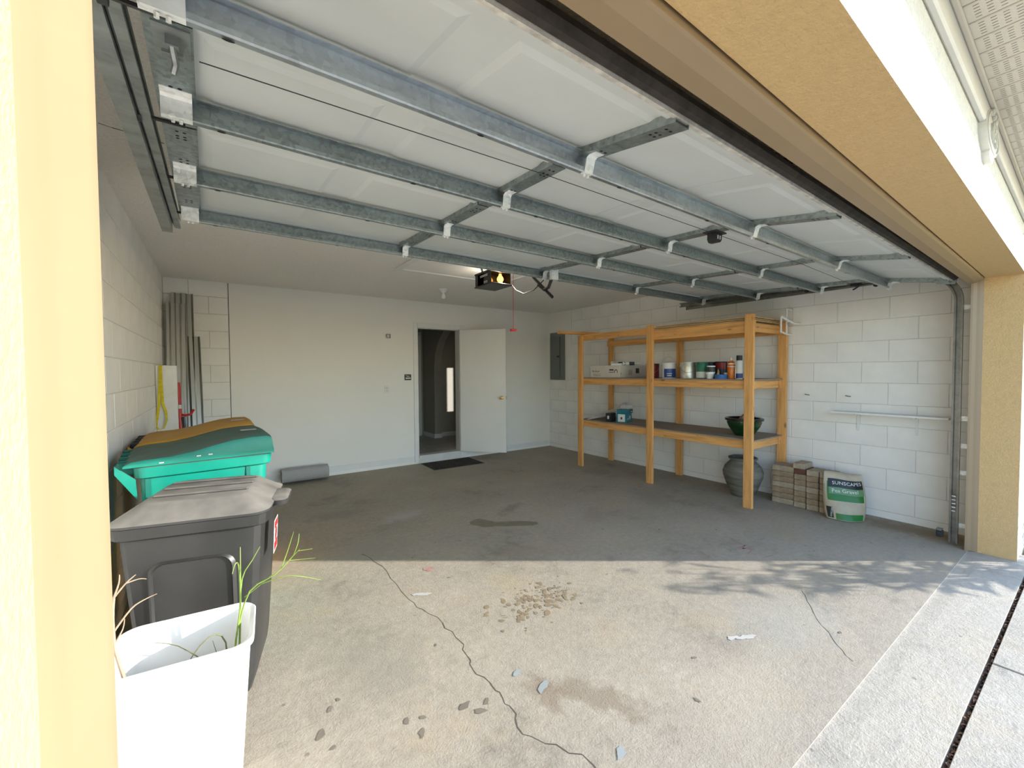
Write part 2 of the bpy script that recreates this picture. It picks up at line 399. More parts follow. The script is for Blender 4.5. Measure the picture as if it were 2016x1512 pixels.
for (x, y, s_) in [(.60, 1.62, .022), (.66, 1.60, .016), (.63, 1.53, .02), (.83, 1.55, .028), (.87, 1.49, .026), (.92, 1.52, .02), (.30, 1.75, .03), (.36, 1.86, .016), (.40, 1.9, .012), (.33, 1.66, .014), (.45, 1.2, .02), (.9, 1.99, .01), (1.28, 2.6, .012), (2.72, .82, .012), (1.9, 1.16, .012), (1.66, 1.0, .014), (2.2, 2.0, .01), (3.2, 2.3, .014), (3.6, 2.0, .012), (2.8, 2.6, .012)]:
    blot('spot', x, y, s_*1.1, s_*.55, random.uniform(0, 3), M_staink, fl, 8, .4)
blot('pink_mark', 1.222, 2.80, .05, .035, .4, M_pink, fl, 10, .5)
for a in range(7):
    x, y = 3.38+random.gauss(0, .06), 1.66+random.gauss(0, .06); q = random.uniform(-.9, .3)
    strip('pink_mark', [(x, y), (x+.12*cos(q), y+.12*sin(q))], .008, M_pink, fl)
for (x, y) in [(1.02, 2.52), (1.06, 2.49), (2.21, 1.13), (2.26, 1.10), (2.29, 1.085)]: blot('white_mark', x, y, .04, .015, -.4, M_chalkw, fl, 9, .4)
for (x, y) in [(1.12, 1.58), (1.17, 1.44), (1.2, 1.02)]: blot('blue_mark', x, y, .035, .014, .5, M_bl, fl, 9, .5)
apr = struct(MB().prism([(.33, -.0045), (.44, -.003), (.55, -.002), (.612, -.004), (.630, -.004), (.632, 0), (.632, -.14), (.33, -.14)], 0, -.75, 5.0).build('apron_slab', M_drive, loc=(0, 0, 0)), 'sloped concrete apron under the garage door')
dr = struct(bpy.data.objects.new('driveway', None), 'concrete driveway slabs outside the garage'); COL.objects.link(dr)
strip('joint_gap', [(-.8, .322), (5.0, .322)], .10, M_gapd, dr, -.07)
for x0, x1 in ((-2.2, .02), (.03, 3.035), (3.05, 4.98)):
    MB().box(x0, x1, -9, .311, -.20, -.007, bev=.002).build('slab', M_drive, dr)
MB().box(-14, 18, -22, .2, -.30, -.13).build('lawn', M_lawn, None)['kind'] = 'structure'
b = MB()
for k in range(700):
    x = random.uniform(-.5, 4.9); y = .3205+random.uniform(-.007, .007); s_ = random.uniform(.005, .017); a = random.uniform(0, pi); z = -.045+random.uniform(0, .03)
    b.poly([(x+s_*cos(a), y+s_*sin(a)*.8, z), (x-s_*.4*sin(a), y+s_*.4*cos(a), z+.006), (x-s_*cos(a), y-s_*sin(a)*.8, z+.002), (x+s_*.4*sin(a), y-s_*.4*cos(a), z+.005)])
lit = b.build('leaf_litter', M_litter); lit['kind'] = 'stuff'; tag(lit, 'dry leaf crumbs lying in the driveway joint', 'leaves')
# ------------------------------------------------------------------ right wall of painted blocks
wr = struct(MB().box(XR+.004, XR+.205, .40, 6.35, -.1, 2.62).build('wall_right', M_joint), 'white painted concrete block wall behind the shelving')
BLK = {}
def block_mesh(l, h, key):
    if key not in BLK:
        b = MB(); b.box(-.02, 0, 0, l, 0, h, bev=.0025)
        me = bpy.data.meshes.new('block'); bmesh.ops.recalc_face_normals(b.bm, faces=b.bm.faces); b.bm.to_mesh(me); b.bm.free(); me.materials.append(M_block); BLK[key] = me
    return BLK[key]
def blocks(parent, y_lo, y_hi, yj, place, zc=range(12), zoff=0):
    G = .0055
    for c in zc:
        z = Z0+c*C+zoff; ph = yj+C*(c % 2)
        k = math.floor((y_lo-ph)/(2*C)); 
        while ph+2*C*k < y_hi-.01:
            a, e = max(y_lo, ph+2*C*k), min(y_hi, ph+2*C*(k+1)); k += 1
            if e-a < .03: continue
            l = e-a-G; me = block_mesh(l, C-G, round(l, 3)); place(link('block', me, parent), a+G/2, z+G/2)
    return
def place_r(o, y, z): o.location = (XR+.02+random.uniform(-.0008, .0008), y, z); o.rotation_euler = (0, 0, 0); o.scale = (1, 1, 1)
def place_right(o, y, z):      # block front face points to -x
    o.location = (XR, y, z); o.scale = (-1, 1, 1)
blocks(wr, .66, YB, 2.0358+C, place_right)
MB().box(XR, XR+.02, .66, YB, 0, Z0-.004, bev=.002).build('block', M_block, wr)
struct(MB().box(XR-.012, XR+.01, 5.535, YB, 1.245, ZC).build('wall_patch', M_dry), 'smooth plastered patch around the breaker panel')
# ------------------------------------------------------------------ left wall
wl = struct(MB().box(XL-.205, XL-.004, .30, 6.35, -.1, 2.62).build('wall_left', M_joint), 'painted block wall on the left behind the bins')
def place_left(o, y, z): o.location = (XL, y, z)
blocks(wl, 2.4, YB, .62, place_left, zoff=.022)
# ------------------------------------------------------------------ back wall
wb = MB(); DX0, DX1, DZ0, DZ1 = 2.535, 3.262, .115, 2.105
wb.box(.137, DX0, YB, YB+.13, .0, ZC+.1); wb.box(DX1, XR+.01, YB, YB+.13, 0, ZC+.1); wb.box(DX0, DX1, YB, YB+.13, DZ1, ZC+.1); wb.box(DX0, DX1, YB, YB+.13, -.1, DZ0)
wb = struct(wb.build('wall_back', M_dry), 'plain white drywall at the back with the house door')
wk = struct(MB().box(XL-.1, .131, YB+.006, YB+.13, -.1, 2.62).build('wall_corner', M_joint), 'painted block return left of the drywall')
BB = {}
for c in range(12):
    z = Z0+c*C+.022; xs = [XL, -.25, .128] if c % 2 else [XL, -.062, .128]
    for a, e in zip(xs, xs[1:]):
        bx('block', M_block, wk, a+.003, e-.003, YB, YB+.02, z+.003, z+C-.003, bev=.003)
MB().box(.130, .138, YB+.02, YB+.13, 0, ZC).build('crack', M_hole, wk)
struct(MB().box(XL-.2, XR+.2, .5, YB+.2, ZC, ZC+.06).build('ceiling', M_pop), 'rough sprayed popcorn ceiling')
strip('crack', jag([(-.40, 2.55), (-.18, 2.60)], 5, .004), .006, M_gapd, bpy.data.objects['ceiling'], ZC-.0008)
b = MB(); b.prism([(YB, .045), (YB-.014, .045), (YB-.014, .11), (YB-.006, .125), (YB, .125)], 0, .14, DX0-.075)
struct(b.build('baseboard_back', M_white), 'white moulded baseboard along the back wall')
b = MB(); b.prism([(YB, .035), (YB-.014, .035), (YB-.014, .09), (YB-.006, .105), (YB, .105)], 0, DX1+.11, XR-.02)
struct(b.build('baseboard_corner', M_white), 'short white baseboard right of the house door')
struct(MB().box(.14, DX0, YB-.006, YB, 0, .043).box(DX1, XR, YB-.006, YB, 0, .033).build('curb_back', M_block), 'painted concrete curb below the baseboard')
b = MB()
for x0, x1, z0, z1 in ((DX0-.065, DX0, .02, DZ1+.07), (DX1, DX1+.11, .02, DZ1+.07), (DX0, DX1, DZ1, DZ1+.07)): b.box(x0, x1, YB-.016, YB, z0, z1, bev=.004)
b.box(DX0-.065, DX1+.11, YB-.022, YB, DZ1+.062, DZ1+.072)
b.box(DX0, DX0+.012, YB, YB+.13, DZ0, DZ1); b.box(DX1-.012, DX1, YB+.0, YB+.13, DZ0, DZ1); b.box(DX0, DX1, YB, YB+.13, DZ1-.012, DZ1)
struct(b.build('trim_1', M_white), 'white casing and jamb round the house door')
struct(MB().box(DX0, DX1, YB-.03, YB+.13, DZ0-.02, DZ0+.008).box(DX0, DX1, YB-.012, YB, .0, DZ0-.02).build('sill_1', M_trimw), 'door sill of the house door')
# house door, swung open into the garage
dv = Vector((.545, -.575)).normalized(); da = math.atan2(dv.y, dv.x)
hd = struct(bpy.data.objects.new('door_1', None), 'flat white house door swung open into the garage'); COL.objects.link(hd)
hd.location = (DX1-.005, YB-.035, 0); hd.rotation_euler = (0, 0, da)
bx('leaf', M_doorp, hd, 0, .765, -.02, .02, .118, 2.095, bev=.003)
for sy in (-1, 1):
    MB().lathe([(.030, sy*.020), (.030, sy*.026), (.011, sy*.030), (.011, sy*.048), (.024, sy*.056), (.029, sy*.070), (.024, sy*.082), (.0, sy*.086)], 20, (.700, 1.0), axis=1).build('knob', M_brass, hd, True)
bx('latch', M_brass, hd, .764, .770, -.012, .012, .97, 1.03)
for z in (.32, 1.1, 1.88): MB().tube([(0, .022, z-.045), (0, .022, z+.045)], .008, 8).build('hinge', M_track, hd)
# ------------------------------------------------------------------ hallway behind the door
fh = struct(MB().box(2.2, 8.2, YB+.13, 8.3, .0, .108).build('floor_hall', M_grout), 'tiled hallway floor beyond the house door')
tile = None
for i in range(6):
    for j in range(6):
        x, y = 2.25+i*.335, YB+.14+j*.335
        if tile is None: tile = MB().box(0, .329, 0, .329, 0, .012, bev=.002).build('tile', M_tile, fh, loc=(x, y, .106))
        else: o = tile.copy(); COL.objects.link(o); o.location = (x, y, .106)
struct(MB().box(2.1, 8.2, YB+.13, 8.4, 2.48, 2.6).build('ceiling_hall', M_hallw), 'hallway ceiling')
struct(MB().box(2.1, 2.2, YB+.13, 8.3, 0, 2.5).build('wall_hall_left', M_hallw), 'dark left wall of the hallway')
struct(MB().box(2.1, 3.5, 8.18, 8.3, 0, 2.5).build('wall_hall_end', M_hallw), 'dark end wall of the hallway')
d2 = struct(bpy.data.objects.new('door_2', None), 'panelled closet door at the end of the hallway'); COL.objects.link(d2)
bx('leaf', M_hdoor, d2, 2.55, 3.34, 8.14, 8.175, .12, 2.15)
for x0, x1 in ((2.64, 2.90), (2.99, 3.25)):
    for z0, z1 in ((.28, .85), (1.0, 1.62), (1.74, 2.02)): bx('panel', M_hdoor, d2, x0, x1, 8.128, 8.142, z0, z1, bev=.008)
bx('casing', M_white, d2, 3.36, 3.42, 8.12, 8.18, .11, 2.2); bx('casing', M_white, d2, 2.49, 3.42, 8.12, 8.18, 2.17, 2.23)
Xa, t_ = 3.48, .15
b = MB()
def arch_profile():
    cy, rz_, sp = 6.82, .80, 1.47
    return [(cy+.80*cos(a), sp+rz_*sin(a)) for a in [pi*i/20 for i in range(21)]]
ap = arch_profile()           # from y=7.62 down to y=6.02
for x0, x1 in ((Xa, Xa+t_),):
    b.box(x0, x1, 7.62, 8.18, .10, 2.5); b.box(x0, x1, YB+.13, 6.02+.40, .10, 1.2) if False else None
    for (y0, z0), (y1, z1) in zip(ap, ap[1:]):
        if y1 < YB+.13: continue
        b.prism([(y0, z0), (y1, z1), (y1, 2.5), (y0, 2.5)], 0, x0, x1)
aw = struct(b.build('wall_arch', M_hallw), 'hallway wall with a round-topped arch opening')
MB().box(Xa-.012, Xa, 7.62, 8.16, .115, .20).box(Xa-.012, Xa+t_, 7.608, 7.62, .115, .20).build('baseboard', M_white, aw)
struct(MB().box(Xa+t_, 8.2, 7.76, 7.9, 0, 2.5).build('wall_entry', M_hallw), 'grey entry wall seen through the arch with a bright sun patch')
struct(MB().box(Xa+t_, 8.2, 7.746, 7.76, .115, .20).build('baseboard_entry', M_white), 'white baseboard of the entry wall')
struct(MB().box(8.1, 8.2, 6.3, 7.9, 0, 2.5).build('wall_entry_end', M_hallw), 'far end wall of the entry')
b = MB(); sx0, sx1, sz0, sz1 = 5.825, 6.00, 1.30, 2.20
b.box(XR+.1, sx0, 6.29, 6.32, 0, 2.5); b.box(sx1, 8.2, 6.29, 6.32, 0, 2.5); b.box(sx0, sx1, 6.29, 6.32, sz1, 2.5); b.box(sx0, sx1, 6.29, 6.32, 0, sz0)
we = struct(b.build('wall_porch', M_hallw), 'front wall of the house with a narrow sidelight opening')
# ------------------------------------------------------------------ front wall, jambs, header (1.1 degrees off square)
FO, FR = (4.755, .646, 0), .020
WL = -4.843; ST = .036
b = MB()
b.box(ST, .63, -.262, -.006, -.05, 2.62); b.box(WL-.80, WL-ST, -.262, -.006, -.1, 2.62); b.box(WL-ST, ST, -.262, -.071, 2.104, 2.62); b.box(WL-ST, ST, -.071, -.006, 2.120, 2.62)
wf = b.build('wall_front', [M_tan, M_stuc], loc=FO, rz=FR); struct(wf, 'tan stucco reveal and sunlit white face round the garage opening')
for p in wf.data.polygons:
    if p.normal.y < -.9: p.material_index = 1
b = MB(); prof = [(.0, 0), (.004, -.012), (ST*.55, -.030), (ST*.7, -.046), (ST, -.064), (ST+.01, -.064), (ST+.01, 0)]
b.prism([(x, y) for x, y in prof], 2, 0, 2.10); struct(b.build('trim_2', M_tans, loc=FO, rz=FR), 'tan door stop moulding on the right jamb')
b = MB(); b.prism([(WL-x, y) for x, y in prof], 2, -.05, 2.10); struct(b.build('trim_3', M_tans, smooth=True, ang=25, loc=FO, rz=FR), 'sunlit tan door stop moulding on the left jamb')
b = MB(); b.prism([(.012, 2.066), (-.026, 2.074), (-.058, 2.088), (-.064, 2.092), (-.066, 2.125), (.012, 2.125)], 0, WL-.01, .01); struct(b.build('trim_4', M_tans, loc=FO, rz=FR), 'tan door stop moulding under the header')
MB().box(-.9, 5.7, .15, 6.45, 2.62, 2.70).build('roof', M_trimw)['kind'] = 'structure'
struct(MB().box(WL-.8, .9, -.285, -.262, 2.415, 2.53, bev=.006).build('trim_5', M_trimw, loc=FO, rz=FR), 'shaded frieze board under the soffit')
so = struct(bpy.data.objects.new('soffit', None), 'vented vinyl soffit panels over the garage opening'); COL.objects.link(so); so.location = FO; so.rotation_euler = (0, 0, FR)
bx('channel', M_sof, so, WL-.8, .9, -.302, -.285, 2.495, 2.535, bev=.004)
PW_ = .108; b = MB()
b.box(.006, PW_-.002, -.56, -.30, 2.506, 2.516, bev=.002); b.box(-.002, .006, -.56, -.30, 2.512, 2.518)
b.mi = 1
for r in range(9):
    for k in range(5):
        x = .018+k*.017; y = -.32-r*.026
        b.poly([(x, y, 2.5055), (x+.0035, y, 2.5055), (x+.0035, y-.013, 2.5055), (x, y-.013, 2.5055)])
pan = b.build('soffit_panel', [M_sof, M_slot], so); pan.location = (-4.3, 0, 0)
for k in range(1, 48):
    o = pan.copy(); COL.objects.link(o); o.location = (-4.3+k*PW_, 0, 0)
bx('fascia', M_trimw, so, WL-.8, .9, -.575, -.555, 2.47, 2.66)
# ------------------------------------------------------------------ house number plaque
pq = thing('address_plaque', 'oval cast address plaque fixed to the sunlit header', 'plaque', (2.72, .397-.041-.016, 2.41), FR)
def oval(cx, cz, rx, rz, n=28): return [(cx+rx*cos(2*pi*i/n), cz+rz*sin(2*pi*i/n)) for i in range(n)]
MB().prism(oval(0, 0, .17, .085), 1, -.022, .016).build('plate', M_plaque, pq)
MB().prism(oval(0, .085, .07, .035), 1, -.022, .016).build('crest', M_plaque, pq); MB().prism(oval(0, -.085, .06, .03), 1, -.02, .016).build('pendant', M_plaque, pq)
for k in range(7): MB().lathe([(.0, -.034), (.012, -.030), (.015, -.022)], 8, (-.06+k*.02, .07+.02*sin(k*1.1)), axis=1).build('rosette', M_plaque, pq)
MB().tube([(.155*cos(2*pi*i/28), -.024, .074*sin(2*pi*i/28)) for i in range(29)], .004, 6).build('rim_bead', M_plaque, pq)
text_mesh('house_number', '132', .10, M_plaque, pq, frame((0, -.0225, -.04), Vector((1, 0, 0)), Vector((0, 0, 1)), Vector((0, -1, 0))), .008, 'CENTER')
# ------------------------------------------------------------------ garage door (open overhead)
gd = thing('garage_door', 'raised sectional garage door with galvanised struts seen from below', 'garage door', (4.80, 0, 0), .014)
X0, X1 = -4.90, -.005
PT = [(.748, 2.128), (1.26, 2.216), (1.80, 2.240), (2.33, 2.263), (2.87, 2.286)]
SKEW = 0
def secM(i):
    (y0, z0), (y1, z1) = PT[i], PT[i+1]
    s = Vector((0, y1-y0, z1-z0)); L = s.length; s.normalize(); n = Vector((1, 0, 0)).cross(s); n = -n if n.z > 0 else n
    return frame((0, y0, z0), Vector((1, 0, 0)), s, n), L
STX = [-3.71, -2.49, -1.28]
ENDX = [X0+.045, X1-.045]
PANX = [(X0+.11, -4.35), (-4.23, -3.14), (-3.02, -1.94), (-1.82, -.73), (-.61, X1-.11)]
STRUT_S = [.39, .38, .415, .49]
def strut_profile(s0, h=.086, t=.0022):
    """open hat strut standing on the panel: (s, n) outline of a bent sheet"""
    ln = [(s0-.024, .018), (s0-.004, .018), (s0, .022), (s0-.002, h-.004), (s0-.006, h), (s0-.026, h), (s0-.029, h-.004), (s0-.029, h-.016)]
    out = []
    for i, p in enumerate(ln):
        a = Vector(ln[max(i-1, 0)]); c = Vector(ln[min(i+1, len(ln)-1)]); d = (c-a).normalized(); out.append(Vector(p)+Vector((-d.y, d.x))*t)
    return ln+[tuple(v) for v in out[::-1]]
CLIP = {}
for i in range(4):
    M, L = secM(i)
    sec = MB().box(X0, X1, .004, L-.004, -.045, 0, mat=M).build('section', M_dpan, gd)
    # folded rails on both long edges
    MB().box(X0, X1, .004, .036, 0, .014, mat=M, bev=0).build('rail', M_dpan, sec)
    MB().box(X0, X1, L-.060, L-.004, 0, .016, mat=M).build('rail', M_dpan, sec)
    for x0, x1 in PANX:
        b = MB(); o_, k_ = .075, .022
        q0 = [(x0, o_), (x1, o_), (x1, L-o_-.045), (x0, L-o_-.045)]
        q1 = [(x0+k_, o_+k_), (x1-k_, o_+k_), (x1-k_, L-o_-.045-k_), (x0+k_, L-o_-.045-k_)]
        b.rings([[M @ Vector((x, s, .0)) for x, s in q0], [M @ Vector((x, s, .006)) for x, s in q1]], False, True)
        b.build('panel', M_dpan, sec)
    for x in STX+ENDX:
        w = .032 if x in STX else .045
        b = MB(); b.prism([(x-w, .0), (x-w, .030), (x+w, .030), (x+w, .0), (x+w-.003, 0), (x+w-.003, .027), (x-w+.003, .027), (x-w+.003, 0)], 1, .006, L-.006, mat=M @ frame((0, 0, 0), Vector((1, 0, 0)), Vector((0, 1, 0)), Vector((0, 0, 1))))
        b.mi = 1
        for s_ in (.05, .085, .105, .30, .33, L-.06, L-.035):
            for dx in (-.010, .010):
                p = [(x+dx+.0055*cos(a), s_+.0055*sin(a), .0305) for a in [pi*q/4 for q in range(8)]]; b.poly([M @ Vector(v) for v in p])
        b.build('stile', [M_galv, M_hole], sec)
    # strut
    b = MB(); pr = strut_profile(STRUT_S[i]); x0_, x1_ = X0+.03, X1-.03
    A = [b.bm.verts.new(M @ Vector((x0_, s, n))) for s, n in pr]; B_ = [b.bm.verts.new(M @ Vector((x1_, s, n))) for s, n in pr]
    for k in range(len(pr)):
        j = (k+1) % len(pr); b.bm.faces.new((A[k], B_[k], B_[j], A[j]))
    b.bm.faces.new(A); b.bm.faces.new(B_[::-1])
    # punched holes in the lip
    b.mi = 1
    for x in [x0_+.12+.61*k for k in range(8)]:
        p = [(x+.012*cos(a), STRUT_S[i]-.015+.006*sin(a), .0885) for a in [pi*q/5 for q in range(10)]]; b.poly([M @ Vector(v) for v in p])
    st = b.build('strut', [M_galvl if i == 0 else M_galv, M_hole], gd)
    for x in STX+ENDX:
        w = .020 if x in STX else .036; s0 = STRUT_S[i]
        b = MB(); z_a, z_b = .031, .086; q = [(s0-.075, .0315), (s0-.045, .0335), (s0-.036, .040), (s0-.031, .086), (s0-.012, .089), (s0-.012, .087), (s0-.029, .084), (s0-.033, .039), (s0-.044, .031), (s0-.075, .029)]
        A = [b.bm.verts.new(M @ Vector((x-w, s, n))) for s, n in q]; B_ = [b.bm.verts.new(M @ Vector((x+w, s, n))) for s, n in q]
        for k in range(len(q)): j = (k+1) % len(q); b.bm.faces.new((A[k], B_[k], B_[j], A[j]))
        b.bm.faces.new(A); b.bm.faces.new(B_[::-1])
        cl = b.build('clip', M_galvb, st)
        for dx in (-.009, .009):
            MB().tube([M @ Vector((x+dx, s0-.02, .089)), M @ Vector((x+dx, s0-.02, .098))], .005, 6).build('bolt', M_galvb, cl)
    # roller carriers at both ends
    for x, sg in ((X0, -1), (X1, 1)):
        MB().tube([M @ Vector((x-sg*.06, L-.03, .040)), M @ Vector((x+sg*.062, L-.03, .040))], .006, 8).tube([M @ Vector((x+sg*.045, L-.03, .040)), M @ Vector((x+sg*.062, L-.03, .040))], .019, 12).build('roller', M_blkm, gd)
M0, L0 = secM(0)
b = MB(); b.prism([(-.016, -.034), (.006, -.036), (.006, .004), (-.006, .012), (-.020, .006), (-.030, -.010), (-.026, -.026)], 0, X0, X1, mat=M0)
b.build('bottom_seal', M_rub, gd)
b = MB(); b.box(X0, X1, .0, .016, .0, .018, mat=M0); b.build('bottom_rail', M_dirt, gd)
for x, sg in ((X0, 1), (X1, -1)):
    b = MB(); b.box(x, x+sg*.09, .01, .09, .014, .034, mat=M0); b.box(x-sg*.012, x, -.02, .09, -.05, .04, mat=M0)
    b.build('bottom_bracket', M_galv, gd)
# slide lock with its cable
M1, L1 = secM(1)
lk = MB(); xc = -2.47
lk.box(xc-.055, xc+.055, .04, .12, .028, .036, mat=M1, bev=.002); lk.prism([(xc-.032, .036), (xc+.032, .036), (xc+.032, .070), (xc+.018, .084), (xc-.018, .084), (xc-.032, .070)], 1, .055, .105, mat=M1)
lko = lk.build('lock_handle', M_blk, gd)
for dx in (-.012, .010): MB().box(xc+dx-.004, xc+dx+.004, .052, .0555, .05, .07, mat=M1).build('slot', M_label, lko)
cab = [M1 @ Vector((X0+.10, .10, .045)), M1 @ Vector((-3.7, .085, .034)), M1 @ Vector((xc, .08, .035)), M1 @ Vector((-1.3, .08, .033)), M1 @ Vector((X1-.14, .10, .045))]
MB().tube(cab, .0016, 5).build('lock_cable', M_blkm, gd)
for x, sg in ((X0+.05, 1), (X1-.05, -1)):
    b = MB(); b.box(x-.035, x+.035, .02, .15, .030, .034, mat=M1); b.box(x-.012, x+.012, .05, .13, .034, .055, mat=M1); b.box(x-.02, x+.02, .075, .095, .055, .062, mat=M1)
    b.tube([M1 @ Vector((x, .06, .05)), M1 @ Vector((x+.005*sg, .09, .075)), M1 @ Vector((x, .11, .085))], .007, 6)
    b.build('latch', M_blkm if sg < 0 else M_track, gd)
# ------------------------------------------------------------------ door tracks
def sweep(b, prof, path, x, sg):
    rs = []
    P = [Vector(p) for p in path]
    for i, p in enumerate(P):
        t = (P[min(i+1, len(P)-1)]-P[max(i-1, 0)]).normalized(); n = Vector((-t.y, t.x))
        rs.append([(x+sg*a, p.x+n.x*c, p.y+n.y*c) for a, c in prof])
    b.rings(rs)
def track(name, label, x, sg, yv, yend, mat):
    tr = thing(name, label, 'track', (0, 0, 0))
    zt = 2.20; r = .24
    path = [(yv, .01), (yv, .8), (yv, zt-r)]+[(yv+r-r*cos(a), zt-r+r*sin(a)) for a in [pi/2*k/10 for k in range(1, 11)]]+[(yend, zt+.045)]
    T = .0022; w = .026; d = .030
    prof = [(d, w*.55), (d, w), (.006, w), (0, w-.008), (0, -w+.008), (.006, -w), (d, -w), (d, -w*.55), (d-T, -w*.55), (d-T, -w+T), (.007, -w+T), (T, -w+.009), (T, w-.009), (.007, w-T), (d-T, w-T), (d-T, w*.55)]
    b = MB(); sweep(b, prof, path, x, -sg); b.build('rail', mat, tr, smooth=True, ang=30)
    return tr
tl = track('door_track', 'galvanised overhead door track along the left wall', -.176, -1, .655, 2.99, M_track)
b = MB(); b.box(-.182, -.178, .95, 2.93, 2.178, 2.262); b.box(-.222, -.178, .95, 2.93, 2.176, 2.180)
b.build('angle', M_track, tl)
def punched(name, mat, parent, p0, p1, w, n=9, side=Vector((0, 1, 0))):
    p0, p1 = Vector(p0), Vector(p1); d = (p1-p0).normalized(); s = (side-d*side.dot(d)).normalized(); nn = d.cross(s)
    M = frame(p0, d, s, nn); L = (p1-p0).length; b = MB(); b.box(0, L, -w/2, w/2, -.0015, .0015, mat=M); b.mi = 1
    for k in range(n):
        x = L*(k+.5)/n
        for zz in (-.0018, .0018): b.poly([M @ Vector((x+.006*cos(a), .006*sin(a), zz)) for a in [pi*q/4 for q in range(8)]])
    return b.build(name, [mat, M_label], parent)
punched('hanger', M_trackd, tl, (-.205, 2.90, 2.20), (-.30, 2.52, 2.50), .034, 9, Vector((0, 0, 1)))
punched('hanger', M_trackd, tl, (-.205, 2.86, 2.235), (-.205, 2.90, 2.50), .032, 6, Vector((0, 1, 0)))
tr = track('door_track', 'worn steel door track rising beside the right jamb', 4.865, 1, .722, 3.19, M_trackd)
MB().box(4.866, 4.869, 1.05, 3.12, 2.178, 2.262).build('angle', M_trackd, tr)
for z in (1.905, 1.02, .80, .585, .16):
    MB().box(4.866, 4.870, .62, .725, z-.018, z+.018).box(4.85, 4.93, .638, .642, z-.018, z+.018).build('bracket', M_galvb, tr)
for k in range(5): bx('slot', M_label, tr, 4.8325, 4.8345, .712, .734, .27+.03*k, .278+.03*k)
eye = thing('photo_eye', 'small black photo eye near the floor by the right track', 'sensor', (4.79, .79, .055))
bx('housing', M_blk, eye, -.02, .02, -.02, .02, 0, .055, bev=.004); bx('bracket', M_galv, eye, -.03, .05, -.012, .022, .057, .061)
MB().lathe([(.009, -.020), (.009, -.024), (.0, -.025)], 12, (0, .03), axis=0).build('lens', M_can_navy, eye)
# ------------------------------------------------------------------ opener
op = thing('door_opener', 'black ceiling-hung garage door opener with lit bulbs', 'door opener', (2.325, 3.655, 2.275))
b = MB(); b.box(-.128, .128, -.185, .158, 0, .012, bev=.004); b.box(-.125, .125, -.155, .155, .125, .145, bev=.004)
b.box(-.118, .118, -.02, .10, .012, .125); b.box(-.118, -.112, -.15, .15, .012, .125); b.box(.112, .118, -.15, .15, .012, .125)
b.build('housing', M_blk, op)
bx('lens', M_lens, op, -.112, .112, -.152, -.149, .014, .123); bx('lens', M_lens, op, -.112, .112, .149, .152, .014, .123)
MB().lathe([(0, .0), (.02, .003), (.031, .018), (.034, .034), (.028, .052), (.016, .068), (.013, .085)], 16, (.0, 0)).build('bulb', M_bulb, op, True, loc=(.025, -.10, .035))
MB().lathe([(0, .0), (.015, .003), (.024, .014), (.026, .028), (.02, .042), (.012, .054)], 16, (.0, 0)).build('bulb', M_bulb2, op, True, loc=(-.055, -.04, .03))
for z in (.10, .088, .035, .022): bx('lettering', M_label, op, -.1265, -.125, -.10, .04 if z > .05 else -.03, z, z+.005)
MB().box(-.02, .02, -3.0, -.12, .155, .185).build('rail', M_trackd, op)
for sx in (-1, 1): punched('strap', M_trackd, op, (sx*.12, 0, .14), (sx*.12, .05, .232), .03, 3, Vector((0, 1, 0)))
bx('trolley', M_blkm, op, -.03, .03, -.44, -.30, .135, .158)
MB().tube([(.0, -.36, .14), (.002, -.358, -.20), (0, -.36, -.455)], .0022, 6).build('release_cord', M_red, op)
MB().box(-.03, .03, -.376, -.344, -.475, -.452, bev=.006, seg=2).build('release_handle', M_red, op)
ax = -.015
b = MB(); b.tube([(ax, -.62, .03), (ax, -.95, -.24)], .013, 6); ao = b.build('straight_arm', M_blkm, op)
ao2 = MB().tube([(ax-.014, -.96, -.055), (ax-.014, -.95, -.10), (ax-.014, -.915, -.155), (ax-.014, -.86, -.165), (ax-.014, -.78, -.11)], .014, 8).build('curved_arm', M_blkm, op)
bx('door_bracket', M_galvb, op, ax-.035, ax+.035, -.985, -.955, -.10, .0)
MB().tube([(.11, -.19, .004), (.10, -.27, -.06), (.06, -.45, -.125), (.02, -.65, -.13), (-.01, -.82, -.08), (-.015, -.88, -.03)], .0045, 6).build('cable', M_blk, op)
for yy, en in ((-.178, BULB_W), (.172, BULB_W*.4)):  # front bulb, then an added rear fill without a bulb, brightening the ceiling
    l = bpy.data.lights.new('opener_light_and_fill', 'POINT'); l.energy = en; l.color = (1, .90, .74); l.shadow_soft_size = .02
    lo = bpy.data.objects.new('opener_light_and_fill', l); COL.objects.link(lo); lo.parent = op; lo.location = (.025, yy, .05)
# ------------------------------------------------------------------ small fixtures
lf = thing('bulb_holder', 'bare bulb in a white porcelain holder on the ceiling', 'light fixture', (2.465, 5.085, ZC))
MB().lathe([(.055, 0), (.055, -.012), (.035, -.030), (.032, -.048), (0, -.048)], 20).build('holder', M_white, lf, True)
MB().lathe([(.013, -.046), (.014, -.060), (.027, -.085), (.030, -.105), (.022, -.125), (0, -.134)], 16).build('bulb', M_glass, lf, True)
ah = thing('attic_hatch', 'flat white attic hatch with trim in the ceiling', 'hatch', (0, 0, ZC-.0005))
bx('panel', M_dry, ah, 1.62, 2.85, 3.10, 4.28, -.008, 0)
for d in ((1.55, 1.61, 3.04, 4.35), (2.86, 2.92, 3.04, 4.35), (1.61, 2.86, 4.29, 4.35), (1.61, 2.86, 3.04, 3.10)): bx('trim', M_white, ah, *d, -.018, 0, bev=.003)
ol = thing('wall_outlet', 'white duplex outlet left of the house door', 'outlet', (2.052, YB, 1.165))
bx('plate', M_white, ol, -.034, .034, -.006, 0, -.058, .058, bev=.002)
for z in (-.022, .022): bx('socket', M_trimw, ol, -.016, .016, -.009, -.005, z-.014, z+.014, bev=.002)
